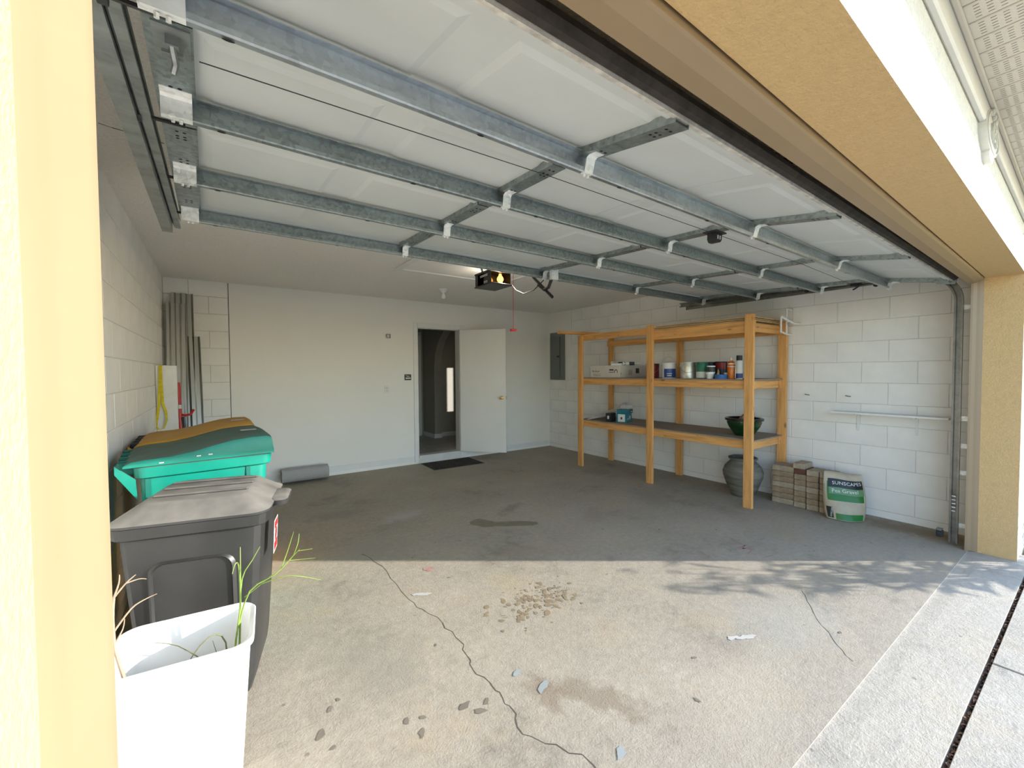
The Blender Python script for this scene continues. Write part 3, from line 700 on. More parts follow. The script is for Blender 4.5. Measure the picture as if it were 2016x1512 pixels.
bp_ = thing('bell_box', 'small grey metal fitting high on the drywall', 'fitting', (2.075, YB, 1.95))
MB().lathe([(.036, 0), (.036, -.006), (.022, -.01), (.022, -.035), (.0, -.036)], 14, axis=1).build('stub', M_track, bp_, True)
bx('tab', M_blkm, bp_, .03, .036, -.02, 0, -.03, .03)
kp = thing('wall_control', 'black wall control with a white button beside the house door', 'control', (2.375, YB, 1.34))
bx('plate', M_blk, kp, -.05, .05, -.018, 0, -.044, .044, bev=.003); bx('button', M_label, kp, -.040, .040, -.022, -.018, -.024, -.006, bev=.002); bx('lettering', M_label, kp, -.022, .022, -.0188, -.018, .010, .018); bx('lettering', M_label, kp, -.042, -.015, -.0188, -.018, .028, .031)
ep = thing('breaker_panel', 'dark grey breaker panel on the right wall near the corner', 'electrical panel', (XR-.012, 5.90, 1.69))
bx('cabinet', M_panelg, ep, -.02, 0, -.20, .20, -.43, .44, bev=.003)
pd = bx('door', M_panelg, ep, -.030, -.02, -.075, .19, -.38, .36, bev=.003); bx('latch', M_blk, pd, -.038, -.03, -.073, -.012, -.02, .012, bev=.002)
bx('seam', M_hole, ep, -.0205, -.02, -.085, -.076, -.38, .36)
mt = thing('door_mat', 'dark patterned door mat at the house door sill', 'door mat', (2.96, 5.845, 0), -.02)
bx('pad', M_mat, mt, -.40, .40, -.245, .245, 0, .010, bev=.003); bx('edging', M_blk, mt, -.415, .415, -.26, .26, 0, .006)
cr = thing('carpet_roll', 'pale grey rolled carpet remnant lying against the baseboard', 'carpet', (.915, 6.02, .115), -.012)
b = MB(); sp = []
for k in range(70):
    t = k/69*2*pi*2.6; r = .105-.026*k/69*2.6; sp.append((r*cos(t+2.4), r*sin(t+2.4)))
outl = sp+[((abs(Vector(p).length)-.012)/Vector(p).length*p[0], (Vector(p).length-.012)/Vector(p).length*p[1]) for p in sp[::-1]]
rs = [[(x, y, z) for y, z in outl] for x in (-.275, .275)]
V = [[b.bm.verts.new(p) for p in r] for r in rs]; n = len(outl)
for i in range(n): b.bm.faces.new((V[0][i], V[0][(i+1) % n], V[1][(i+1) % n], V[1][i]))
for e in V:
    for i in range(n//2-1): b.bm.faces.new((e[i], e[i+1], e[n-2-i], e[n-1-i]))
b.build('roll', M_carp, cr, smooth=True, ang=50)
# ------------------------------------------------------------------ shelving unit
sh = thing('shelving_unit', 'tall pine two-bay shelving unit against the block wall', 'shelving', (0, 0, 0))
PY = [4.565, 3.335, 2.135]
for y, t in zip(PY, (1.945, 1.985, 1.985)):
    bx('post', M_wz, sh, 4.425, 4.463, y-.044, y+.044, 0, t, bev=.003)
for y in (4.57, 3.36, 2.10): bx('post', M_wz, sh, 5.09, 5.128, y-.044, y+.044, 0, 1.95, bev=.003)
for z in (.600, 1.222): bx('rail', M_wy, sh, 4.463, 4.501, 2.10, 4.60, z, z+.085, bev=.003)
bx('rail', M_wy, sh, 4.463, 4.501, 2.10, 3.37, 1.80, 1.92, bev=.003); bx('rail', M_wy, sh, 4.463, 4.501, 3.371, 4.60, 1.868, 1.958, bev=.003)
for z in (.600, 1.222, 1.80): bx('rail', M_wy, sh, 5.052, 5.09, 2.10, 4.60, z, z+.085, bev=.003)
for z in (.600, 1.222): 
    for y in (2.135, 3.335, 4.565): bx('cross_rail', M_wx, sh, 4.502, 5.051, y-.019, y+.019, z, z+.084, bev=.003)
for y in (2.135, 3.335): bx('cross_rail', M_wx, sh, 4.502, 5.051, y-.019, y+.019, 1.81, 1.90, bev=.003)
bx('shelf', M_shelf, sh, 4.464, 5.14, 2.09, 4.61, .686, .700); bx('shelf', M_shelf, sh, 4.464, 5.14, 2.09, 4.61, 1.308, 1.322)
ZL, ZM = .700, 1.322
for k, (z, dy, lab) in enumerate(((1.921, 0, 'lower sheet of plywood laid on top of the shelving'), (1.9385, .02, 'middle sheet of plywood laid on top of the shelving'), (1.956, -.015, 'topmost sheet of plywood laid on top of the shelving'))):
    tag(bx('plywood_sheet', M_ply, None, 4.468+.006*k, 5.12, 2.12+dy*.5, 3.30+dy, z, z+.012, bev=.002), lab, 'plywood', 'plywood on the shelving')
lb = tag(MB().box(0, 1.05, -.044, .044, 0, .038, bev=.003).build('lumber_board', M_wx, loc=(4.07, 4.62, 1.960), rz=-.06), 'loose pine board jutting out over the shelving end', 'board'); lb.rotation_euler = (0, -.012, -.05)
# pvc holder on the end of the shelving
pv = thing('pvc_bracket', 'white pvc pipe bracket hanging on the shelving corner', 'bracket', (5.05, 2.055, 1.80))
for q in ([(-.15, -.02, .02), (-.15, -.02, .18)], [(-.15, -.02, .18), (-.02, -.02, .18)], [(-.15, -.02, .02), (-.02, -.02, .0)], [(-.02, -.02, 0), (-.02, -.02, .18)], [(-.02, -.02, .18), (-.02, -.02, .27)], [(-.02, -.02, .27), (.10, -.02, .27)], [(-.02, -.02, .14), (.12, -.02, .14)], [(-.02, -.02, 0), (.10, -.02, 0)], [(-.15, -.02, .18), (-.06, -.10, .11)], [(-.06, -.10, .11), (.10, -.10, .11)]):
    MB().tube(q, .010, 8).build('pipe', M_pvc, pv)
# cardboard box with things on it
cb = thing('cardboard_box', 'long white cardboard box on the middle shelf', 'box', (4.80, 4.155, ZM), 0)
bx('body', M_card, cb, -.285, .285, -.275, .275, 0, .165, bev=.003)
bx('lid', M_card, cb, -.289, .289, -.279, .279, .150, .172, bev=.003)
FX = frame((-.2895, 0, 0), Vector((0, -1, 0)), Vector((0, 0, 1)), Vector((-1, 0, 0)))
def printed(name, parent, M, rects, mat, lift=.0006):
    b = MB()
    for x0, x1, y0, y1 in rects: b.poly([M @ Vector(v) for v in ((x0, y0, lift), (x1, y0, lift), (x1, y1, lift), (x0, y1, lift))])
    return b.build(name, mat, parent)
FB = frame((-.2855, 0, 0), Vector((0, -1, 0)), Vector((0, 0, 1)), Vector((-1, 0, 0)))
text_mesh('lettering', 'My Book', .040, M_ink, cb, FB @ Matrix.Translation((-.245, .078, .0003)), .0002)
text_mesh('lettering', 'SSCC', .042, M_inkr, cb, FB @ Matrix.Translation((-.22, .025, .0003)), .0002, sx=1.5)
printed('print', cb, FB, [(.085, .165, .10, .118), (.08, .165, .072, .080)], M_ink)
b = MB()
for k in range(9):
    a0, a1 = pi*k/9, pi*(k+1)/9
    b.poly([FB @ Vector((.205+r*cos(a), .085+r*sin(a), .0006)) for a, r in ((a0, .030), (a1, .030), (a1, .019), (a0, .019))])
for x in (.175, .224): b.poly([FB @ Vector(v) for v in ((x, .068, .0006), (x+.011, .068, .0006), (x+.011, .085, .0006), (x, .085, .0006))])
b.build('logo', M_ink, cb)
FE = frame((0, -.2755, 0), Vector((1, 0, 0)), Vector((0, 0, 1)), Vector((0, -1, 0)))
printed('print', cb, FE, [(-.10+.02*k, -.094+.02*k, .035, .105) for k in range(4)], M_inkr)
printed('print', cb, FE, [(.045, .12, .06, .13)], M_can_dk); printed('print', cb, FE, [(-.265, -.255, .05, .065)], M_ink)
ZB = ZM+.172
cap = tag(MB().lathe([(.010, 0), (.030, 0), (.030, .30), (.010, .30)], 18, axis=0, cap0=False, cap1=False).rings([[(x, .010*cos(2*pi*i/18), .010*sin(2*pi*i/18)) for i in range(18)] for x in (0, .30)], False, False).build('paper_roll', M_label, smooth=True, loc=(4.60, 4.10, ZB+.030), rz=-.15), 'white paper roll lying on the cardboard box', 'paper roll')
def caulk(name, x, y, rz, mats, label):
    c = thing(name, label, 'caulk tube', (x, y, ZB+.024), rz)
    MB().lathe([(0, 0), (.024, 0), (.024, .215), (.022, .22), (0, .22)], 16, axis=0).build('tube', mats[0], c, True)
    MB().lathe([(.0235, .06), (.0245, .06), (.0245, .15), (.0235, .15)], 16, axis=0, cap0=False, cap1=False).build('band', mats[1], c, True)
    MB().lathe([(.010, .22), (.008, .25), (.003, .30), (0, .30)], 10, axis=0).build('nozzle', mats[2], c, True)
caulk('caulk_tube', 4.62, 4.0, -.9, (M_can_dk, M_label, M_label), 'dark caulk tube lying across the cardboard box')
caulk('caulk_tube', 4.66, 3.93, .05, (M_can_navy, M_teal, M_label), 'blue caulk tube nearest the edge of the cardboard box')
tag(MB().box(-.075, .075, -.03, .03, 0, .028, bev=.003).build('small_carton', M_label, loc=(4.57, 3.985, ZB+.0), rz=-.9), 'small flat white carton on the cardboard box', 'carton')
# paint cans
def can(name, label, x, y, r, h, mat, z=ZM, lid=True, bail='down', rz=0, bands=(), cat='paint can'):
    c = thing(name, label, cat, (x, y, z), rz)
    MB().lathe([(0, 0), (r, 0), (r+.002, .003), (r, .008), (r, h-.008), (r+.0025, h-.004), (r+.0025, h), (r-.006, h), (r-.010, h-.006), (0, h-.006)], 26).build('body', mat, c, True, 50)
    if lid: MB().lathe([(r-.010, h-.006), (r-.018, h-.001), (r-.026, h-.006), (0, h-.006)], 24, cap0=False).build('lid', M_canm, c, True)
    for z0, z1, m in bands: MB().lathe([(r+.0006, z0*h), (r+.0012, z0*h), (r+.0012, z1*h), (r+.0006, z1*h)], 26, cap0=False, cap1=False).build('label_band', m, c, True)
    if bail:
        s_ = -1 if bail == 'down' else 1; z_e = h*.78; hh = h*.42 if bail == 'down' else h*.62
        pts = [((-r*.35-.6*r*sin(pi*k/14)) if bail == 'down' else -.2*r*sin(pi*k/14), (r+.004)*cos(pi*k/14), z_e+s_*hh*sin(pi*k/14)) for k in range(15)]
        if bail == 'down': pts = [(-(r+.004)*sin(pi*k/14), (r+.004)*cos(pi*k/14), z_e-hh*sin(pi*k/14)) for k in range(15)]
        MB().tube(pts, .0018, 6).build('handle', M_track, c)
        for sy in (-1, 1): MB().lathe([(.009, sy*r), (.009, sy*(r+.006)), (0, sy*(r+.006))], 10, (0, z_e), axis=1).build('ear', M_canm, c)
    return c
can('paint_can', 'dark red paint can behind the middle shelf post', 4.62, 3.43, .080, .185, M_can_red, bands=((.80, .92, M_can_dk),), rz=.5)
c = can('paint_can', 'white and blue paint can right of the middle post', 4.60, 3.175, .080, .190, M_label, bail='up', bands=((.05, .62, M_can_blue),), rz=.55)
printed('barcode_label', c, frame((-.0815*cos(.9), .0815*sin(.9), 0), Vector((-sin(.9), -cos(.9), 0)), Vector((0, 0, 1)), Vector((-cos(.9), sin(.9), 0))), [(-.018, .018, .012, .125)], M_label)
printed('print', c, frame((-.083*cos(-.1), .083*sin(-.1), 0), Vector((-sin(-.1), -cos(-.1), 0)), Vector((0, 0, 1)), Vector((-cos(-.1), sin(-.1), 0))), [(-.025, .025, .03, .038), (-.03, .03, .055, .061)], M_label)
can('paint_can', 'bare grey metal paint can with a wire handle', 4.60, 2.915, .086, .192, M_canm, rz=.55)
can('paint_can', 'green paint can with a white lower half', 4.60, 2.735, .066, .190, M_can_grn, bail=None, bands=((.05, .42, M_label),))
can('paint_can', 'dark green paint can behind the stacked jars', 4.75, 2.735, .07, .192, M_can_dk, bail=None)
can('paint_can', 'dark navy and maroon paint can at the back of the cluster', 4.78, 2.60, .075, .195, M_can_navy, bail=None, bands=((.55, .95, M_can_red),))
can('paint_can', 'plain grey paint can behind the blue tape', 4.80, 2.475, .075, .190, M_canm, bail=None)
tb = thing('plastic_tub', 'low white tub in front of the green paint can', 'tub', (4.53, 2.60, ZM)); MB().lathe([(0, 0), (.035, 0), (.042, .055), (.045, .056), (.045, .064), (0, .064)], 20).build('body', M_label, tb, True); MB().lathe([(.047, .058), (.047, .068), (0, .068)], 20).build('lid', M_binw, tb, True)
jr = thing('glass_jar', 'small dark green jar with white lid on the low tub', 'jar', (4.53, 2.59, ZM+.068)); MB().lathe([(0, 0), (.042, 0), (.042, .066), (0, .066)], 18).build('body', M_can_dk, jr, True); MB().lathe([(.044, .066), (.044, .078), (0, .078)], 18).build('lid', M_binw, jr, True); MB().lathe([(.043, .0), (.043, .008)], 18, cap0=False, cap1=False).build('base_ring', M_binw, jr)
bt = thing('small_bottle', 'tiny amber bottle standing behind the blue tape', 'bottle', (4.60, 2.55, ZM)); MB().lathe([(0, 0), (.016, 0), (.016, .085), (.008, .098), (.008, .105), (0, .105)], 12).build('body', M_brass, bt, True); MB().lathe([(.010, .105), (.010, .118), (0, .118)], 12).build('cap', M_blk, bt)
tp = tag(MB().lathe([(.036, 0), (.066, 0), (.066, .048), (.036, .048), (.036, 0)], 28, cap0=False, cap1=False).build('tape_roll', M_tape, smooth=True, loc=(4.53, 2.475, ZM)), 'blue painter tape roll lying flat on the middle shelf', 'tape')
tb = thing('plastic_tub', 'low white tub behind the blue tape roll', 'tub', (4.62, 2.445, ZM)); MB().lathe([(0, 0), (.034, 0), (.04, .058), (0, .058)], 20).build('body', M_label, tb, True); MB().lathe([(.043, .058), (.043, .068), (0, .068)], 20).build('lid', M_binw, tb, True)
ob = thing('spray_bottle', 'orange bottle with a red and white nozzle cap', 'bottle', (4.57, 2.385, ZM)); MB().lathe([(0, 0), (.036, 0), (.038, .01), (.038, .15), (.028, .185), (.014, .20), (0, .20)], 20).build('body', M_orange, ob, True); MB().lathe([(.0385, .13), (.039, .13), (.034, .17), (.0335, .17)], 20, cap0=False, cap1=False).build('shoulder_label', M_label, ob, True); MB().lathe([(.015, .20), (.015, .222), (.006, .24), (0, .245)], 14).build('cap', M_label, ob, True)
sc_ = thing('spray_can', 'white spray can with a black cap at the cluster end', 'spray can', (4.58, 2.305, ZM)); MB().lathe([(0, 0), (.032, 0), (.033, .004), (.033, .19), (.028, .20), (0, .20)], 20).build('body', M_label, sc_, True); MB().lathe([(.029, .198), (.029, .25), (.026, .253), (0, .253)], 20).build('cap', M_blk, sc_, True); MB().lathe([(.0334, .01), (.0338, .01), (.0338, .06), (.0334, .06)], 20, cap0=False, cap1=False).build('label_band', M_can_blue, sc_, True)
# light bulb boxes, trim strips, film on the lower shelf
bb = thing('bulb_carton', 'teal light bulb carton lying on the lower shelf', 'carton', (4.64, 3.93, ZL), .35)
bx('body', M_teal, bb, -.06, .14, -.075, .075, 0, .125, bev=.002); bx('end_panel', M_label, bb, -.062, -.0595, -.05, .05, .01, .115); bx('code', M_ink, bb, -.0632, -.062, -.012, .012, .045, .075)
fe2 = frame((0, -.0755, 0), Vector((1, 0, 0)), Vector((0, 0, 1)), Vector((0, -1, 0)))
b = MB()
for cx, cz, r in ((.06, .065, .028), (-.015, .05, .016)): b.poly([fe2 @ Vector((cx+r*cos(a), cz+r*sin(a), .0006)) for a in [2*pi*k/14 for k in range(14)]])
b.build('bulb_picture', M_card, bb)
b2 = thing('bulb_carton', 'teal and black bulb carton stacked on top of the other', 'carton', (4.70, 3.95, ZL+.125), .3); bx('body', M_teal, b2, -.09, .09, -.08, .08, 0, .05, bev=.002); bx('black_panel', M_blk, b2, .0, .092, -.0815, .08, .004, .046); bx('lettering', M_label, b2, .02, .08, -.0825, -.0815, .018, .026)
b3 = thing('bulb_carton', 'narrow black bulb carton at the left of the teal ones', 'carton', (4.56, 4.10, ZL), .25); bx('body', M_blk, b3, -.05, .10, -.04, .04, 0, .120, bev=.002); bx('lettering', M_label, b3, -.0515, -.05, -.014, .012, .04, .085)
for k in range(4):
    s_ = MB(); pts = [(0, 0, 0), (.20, .0, .008+.012*k), (.38, -.01, .022+.024*k), (.50, -.06, .05+.028*k), (.53, -.12, .05+.028*k)]
    rs = [[(p[0], p[1]-.016, p[2]), (p[0], p[1]+.016, p[2]), (p[0], p[1]+.016, p[2]+.009), (p[0], p[1]-.016, p[2]+.009)] for p in pts]
    o = s_.rings(rs).build('trim_strip', M_pvc, loc=(4.50+.015*k, 4.47-.03*k, ZL+.001+.010*k)); tag(o, 'white plastic trim strip curling on the lower shelf, %s of four' % ('lowest', 'second', 'third', 'topmost')[k], 'strip', 'trim strips on the lower shelf')
b = MB(); rs = []
for i, (z, r) in enumerate(((0, .10), (.02, .11), (.05, .095), (.075, .05), (.085, .012))):
    rs.append([(r*cos(2*pi*k/16)*(1+.18*sin(3*k+i)), r*.75*sin(2*pi*k/16)*(1+.15*cos(2.3*k+i)), z+.006*sin(k*2.1)) for k in range(16)])
tag(b.rings(rs).build('plastic_bag', M_film, smooth=True, loc=(4.78, 4.0, ZL+.176)), 'crumpled clear plastic bag on the bulb cartons', 'bag')
# glazed bowl with a paper bag in it
gp = thing('glazed_pot', 'glossy dark green glazed pot on the lower shelf', 'pot', (4.745, 2.33, ZL))
MB().lathe([(0, 0), (.085, 0), (.10, .012), (.155, .10), (.172, .145), (.170, .165), (.158, .170), (.150, .150), (.135, .10), (.08, .03), (0, .028)], 36).build('bowl', M_glaze, gp, True, 50)
MB().lathe([(.170, .163), (.190, .168), (.192, .190), (.176, .196), (.158, .188), (.158, .165)], 36, cap0=False, cap1=False).build('rim', M_glazed, gp, True, 50)
b = MB(); rs = []
for z, x, y, rx, ry in ((.05, 0, 0, .08, .06), (.14, 0, 0, .11, .07), (.20, -.01, -.02, .11, .055), (.245, -.02, -.05, .075, .04), (.27, -.03, -.07, .03, .02)):
    rs.append([(x+rx*cos(2*pi*k/14)*(1+.08*sin(4*k)), y+ry*sin(2*pi*k/14), z+.01*sin(3*k)) for k in range(14)])
tag(b.rings(rs).build('paper_sack', M_brown, smooth=True, loc=(4.76, 2.32, ZL)), 'crumpled brown paper sack stuffed in the green pot', 'sack')
# clay urn
ur = thing('clay_urn', 'weathered grey clay urn standing under the shelving', 'urn', (4.86, 2.395, 0))
MB().lathe([(0, 0), (.115, 0), (.125, .02), (.165, .12), (.200, .22), (.205, .27), (.185, .33), (.145, .375), (.125, .40), (.125, .412), (.108, .412), (.108, .39), (.13, .36), (.16, .30), (.15, .12), (0, .05)], 40).build('body', M_urn, ur, True, 60)
MB().lathe([(.124, .402), (.146, .415), (.148, .432), (.130, .440), (.108, .430), (.106, .405)], 40, cap0=False, cap1=False).build('lip', M_urn, ur, True, 60)
# ------------------------------------------------------------------ paver stack
ORD = ('lowest', 'second', 'third', 'fourth', 'fifth', 'sixth', 'seventh', 'eighth', 'ninth')
COLS = [(2.100, 1.892, 4.885, 5.095, 7, 'wide column next to the shelving post'), (1.884, 1.778, 4.875, 5.085, 7, 'second column from the shelving post'), (1.771, 1.666, 4.870, 5.085, 7, 'third column from the shelving post'), (1.659, 1.553, 4.872, 5.085, 7, 'column behind the gravel bag')]
pm = {}
def paver(x0, x1, y0, y1, z, h, mat, label, jit=.004):
    key = (round(x1-x0, 2), round(y0-y1, 2), mat.name)
    if key not in pm:
        o = MB().box(-(x1-x0)/2, (x1-x0)/2, -(y0-y1)/2, (y0-y1)/2, 0, h-.0015, bev=.005).build('paver', mat); pm[key] = o.data
    else: o = link('paver', pm[key])
    o.location = ((x0+x1)/2+random.uniform(-jit, jit), (y0+y1)/2+random.uniform(-jit, jit)*.4, z); o.rotation_euler = (0, 0, random.uniform(-.015, .015))
    tag(o, label, 'paver', 'stacked pavers')
for ci, (y0, y1, x0, x1, n, lab) in enumerate(COLS):
    h = .0575
    for k in range(n):
        m = M_paverd if (ci == 1 and k == n-1) else (M_paver2 if (k*7+ci*3) % 3 == 0 else M_paver)
        paver(x0, x1, y0, y1, .001+k*h, h, m, 'weathered brick paver, %s in the %s' % (ORD[k], lab))
paver(4.855, 5.065, 1.892, 1.782, .001+7*.0575, .0575, M_paver2, 'loose pale paver on top of the stack', .002)
paver(4.90, 5.10, 1.771, 1.666, .001+7*.0575, .02, M_paver, 'thin dark slab lying on the third paver column', .002) if False else None
# ------------------------------------------------------------------ gravel bag
gb = thing('gravel_bag', 'printed plastic bag of pea gravel slumped against the pavers', 'bag', (4.850, 1.435, 0), R(34))
def bagpt(u, v, side):
    """u across 0..1, v up 0..1; side -1 front, +1 back. local x = depth, y = width (u=0 is +y)"""
    w = .165*(1-.10*v)+.02*sin(pi*v); yy = (.5-u)*2*w+.03*(1-v)*(u-.3)
    bulge = .075*(1-v)**.55*(sin(pi*min(1, max(0, u))))**.6+.012
    lean = .10*v
    return Vector((lean+side*bulge*(1 if side < 0 else .8)+.006*sin(9*u+7*v), yy, .006+.42*v*(1-.03*sin(pi*u))+.012*sin(5*u)*v))
NU, NV = 22, 20
def bag_surface(name, mat, u0, u1, v0, v1, off, parent, nu=14, nv=8):
    b = MB(); g = [[b.bm.verts.new(bagpt(u0(v0+(v1-v0)*j/nv)+(u1(v0+(v1-v0)*j/nv)-u0(v0+(v1-v0)*j/nv))*i/nu, v0+(v1-v0)*j/nv, -1)+Vector((-off, 0, 0))) for i in range(nu+1)] for j in range(nv+1)]
    for j in range(nv):
        for i in range(nu): b.bm.faces.new((g[j][i], g[j][i+1], g[j+1][i+1], g[j+1][i]))
    return b.build(name, mat, parent, True, 80)
b = MB(); rings = []
for j in range(NV+1):
    v = j/NV; rings.append([bagpt(i/NU, v, -1) for i in range(NU+1)]+[bagpt(i/NU, v, 1) for i in range(NU-1, 0, -1)])
body = b.rings(rings).build('sack', M_bagtan, gb, True, 80)
cst = lambda c: (lambda v: c)
bag_surface('green_field', M_baggrn, lambda v: .08+.3*max(0, .45-v), cst(.93), .40, .80, .0020, gb)
bag_surface('green_band', M_bagg2, cst(.12), cst(.95), .54, .68, .0032, gb)
bag_surface('black_band', M_bagblk, cst(.10), cst(.95), .68, .86, .0036, gb)
bag_surface('green_foot', M_baggrn, lambda v: .22, cst(.92), .01, .14, .0030, gb)
bag_surface('side_print', M_bagblk, cst(.04), cst(.17), .03, .26, .0036, gb, 4, 6)
def bag_text(body, size, u, v, mat, rot=0, sx=1):
    o = text_mesh('lettering', body, size, mat, gb, Matrix.Identity(4), .0003, sx=sx)
    for vt in o.data.vertices:
        X, Y = vt.co.x*cos(rot)-vt.co.y*sin(rot), vt.co.x*sin(rot)+vt.co.y*cos(rot)
        q = bagpt(u+X/.32, v+Y/.42, -1); vt.co = q+Vector((-.0052-vt.co.z, 0, 0))
    return o
bag_text('SUNSCAPES', .042, .20, .735, M_label, .06, 1.05)
bag_text('Pea Gravel', .046, .18, .570, M_label, .05, 1.0)
bag_text('Drylands', .026, .13, .04, M_label, 1.25, 1.0) if False else bag_text('SUNSCAPES', .018, .125, .045, M_label, 1.35, .95)
# ------------------------------------------------------------------ wall shelf
ws = thing('wall_shelf', 'narrow white wall shelf on two small brackets', 'shelf', (XR, 1.21, .985))
bx('board', M_white, ws, -.16, 0, -.42, .42, 0, .018, bev=.002)
for y in (.23, -.195): MB().box(-.012, 0, y-.009, y+.009, -.17, 0).box(-.12, 0, y-.009, y+.009, -.012, 0).build('bracket', M_white, ws)
for k, (y, z) in enumerate(((1.90, 1.155), (1.545, 1.155))):
    MB().tube([(XR-.001, y, z), (XR-.03, y-.005, z), (XR-.04, y-.05, z-.006)], .005, 6).build('wall_hook', M_track); tag(bpy.data.objects['wall_hook' if k == 0 else 'wall_hook.001'], ('thin metal hook in the block wall nearer the shelving', 'thin metal hook in the block wall above the wall shelf')[k], 'hook')
# ------------------------------------------------------------------ bins
def cart(name, label, loc, rz, mat, dark):
    t = thing(name, label, 'bin', loc, rz)          # front of the cart points to +x
    MB().loft([(.05, .0, 0, .23, .21, .05), (.12, .0, 0, .24, .22, .05), (.88, .0, 0, .275, .262, .045), (.93, 0, 0, .276, .263, .045)], 6).build('body', mat, t, True, 40)
    MB().loft([(.90, 0, 0, .288, .276, .05), (.905, 0, 0, .296, .284, .05), (.955, 0, 0, .300, .288, .05), (.960, 0, 0, .294, .282, .05)], 6).build('rim', mat, t, True, 40)
    for x0, x1 in ((-.255, -.235), (.17, .19)):
        for sy in (-1, 1): MB().box(x0, x1, sy*.255-.012, sy*.255+.012, .20, .90).build('rib', dark, t)
    for sy in (-1, 1):
        y0, y1 = sorted((sy*.262, sy*.268))
    top = [(-.335, .975), (-.31, .992), (-.26, 1.000), (-.16, 1.005), (-.06, 1.022), (.03, 1.045), (.11, 1.062), (.20, 1.070), (.27, 1.070), (.298, 1.060), (.305, 1.015), (.306, .962), (-.29, .962), (-.335, .962)]
    b = MB(); n = len(top)
    def ring(y, dz, dx=0): return [(x+(dx if x < .29 else -dx), y, z-dz*max(0, min(1, (z-.970)/.045))) for x, z in top]
    b.rings([ring(-.290, .030), ring(-.284, .010, .003), ring(-.262, 0, .006), ring(0, -.010, .006), ring(.262, 0, .006), ring(.284, .010, .003), ring(.290, .030)])
    b.build('lid', mat, t, True, 30)
    MB().tube([(-.355, -.20, .955), (-.355, .20, .955)], .014, 10).build('handle', dark, t, True)
    for y in (-.20, -.07, .07, .20): MB().box(-.36, -.29, y-.018, y+.018, .915, .985, bev=.008).build('lug', dark, t)
    MB().prism([(-.29, .90), (-.365, .975), (-.365, .935), (-.285, .80)], 1, -.278, -.262).build('handle_web', mat, t); MB().prism([(-.29, .90), (-.365, .975), (-.365, .935), (-.285, .80)], 1, .262, .278).build('handle_web', mat, t)
    for y in (-.225, .225): MB().lathe([(0, y-.03), (.095, y-.03), (.10, y-.02), (.10, y+.02), (.095, y+.03), (0, y+.03)], 24, (-.20, .10), axis=1).build('wheel', M_blk, t, True)
    bx('sticker', M_label, t, .17, .25, -.10, -.05, 1.0792, 1.0798)
    for x, z in ((-.20, .935), (-.05, .95), (.0, .952)): bx('scuff', M_label, t, x, x+.018, -.2902, -.2892, z+.035, z+.040)
    return t
cart('wheeled_bin', 'teal green wheeled bin with a dusty lid behind the black can', (-.068, 3.02, 0), .08, M_green, M_greend)
cart('wheeled_bin', 'yellow lidded wheeled bin farthest in by the left wall', (-.095, 3.70, 0), .03, M_yel, M_blk)
tc = thing('trash_can', 'black lidded trash can with a red warning sticker', 'trash can', (-.045, 2.335, 0), R(-13))
def blk_secs(z, hx, hy, r=.06): return (z, 0, 0, hx, hy, r)
MB().loft([blk_secs(.0, .155, .15, .05), blk_secs(.02, .175, .17, .05), blk_secs(.10, .200, .190, .055), blk_secs(.16, .208, .196), blk_secs(.75, .245, .232), blk_secs(.80, .247, .234)], 3).build('body', M_binb, tc, True, 25)
MB().loft([blk_secs(.775, .257, .244), blk_secs(.782, .266, .253), blk_secs(.825, .270, .257), blk_secs(.830, .262, .25)], 3).build('rim', M_binb, tc, True, 25)
MB().loft([blk_secs(.828, .275, .262, .07), blk_secs(.838, .276, .263, .07), blk_secs(.848, .258, .245, .07), blk_secs(.895, .190, .205, .06), blk_secs(.903, .175, .19, .06)], 4).build('lid', M_lidb, tc, True, 30)
for y in (-.10, .02, .13): MB().box(-.165, .175, y-.010, y+.010, .899, .911, bev=.004).build('lid_ridge', M_lidb, tc)
MB().loft([(.815, .29, .0, .035, .10, .03), (.838, .29, .0, .038, .105, .03), (.845, .285, 0, .03, .095, .025)], 4).build('lid_tab', M_lidb, tc, True, 40)
b = MB()
for hx, z0, z1, y_ in ((.13, .36, .665, .2265),):
    out = []
    for q, (sx, sz) in enumerate(((1, 1), (-1, 1), (-1, -1), (1, -1))):
        for i in range(6):
            t = pi/2*(q+i/5); out.append((sx*(hx-.045)+.045*cos(t), (z0+z1)/2+sz*((z1-z0)/2-.045)+.045*sin(t)))
    def yf(z): return -(.196+(.232-.196)*(z-.16)/(.75-.16))
    big = [((x*1.14), (z-(z0+z1)/2)*1.07+(z0+z1)/2) for x, z in out]
    b.rings([[(x, yf(z)-.001, z) for x, z in big], [(x, yf(z)-.012, z) for x, z in [(x*1.05, (z-(z0+z1)/2)*1.03+(z0+z1)/2) for x, z in out]], [(x, yf(z)-.003, z) for x, z in out]], False, True)
b.build('handle_recess', M_binb, tc, True, 40)
sk = MB().box(.2475, .2487, -.16, -.06, .63, .775).build('sticker', M_label, tc); MB().box(.2487, .2492, -.153, -.067, .637, .675).build('print', M_red, sk); MB().box(.2487, .2492, -.153, -.067, .735, .768).build('print', M_red, sk); MB().lathe([(0, .2488), (.030, .2488), (.030, .2494), (0, .2494)], 20, (-.11, .705), axis=0).build('emblem', M_can_red, sk)
sk.rotation_euler = (0, R(2.6), 0)
wbn = thing('waste_bin', 'open white plastic waste bin holding weeds by the left jamb', 'waste bin', (-.10, 1.68, 0), R(-5))
MB().loft([(0, 0, 0, .135, .10, .04), (.02, 0, 0, .14, .105, .045), (.555, 0, 0, .178, .138, .055), (.558, 0, 0, .188, .147, .06), (.575, 0, 0, .190, .149, .06), (.580, 0, 0, .186, .145, .058), (.575, 0, 0, .174, .134, .052), (.03, 0, 0, .130, .096, .04)], 8).build('shell', M_binw, wbn, True, 40)
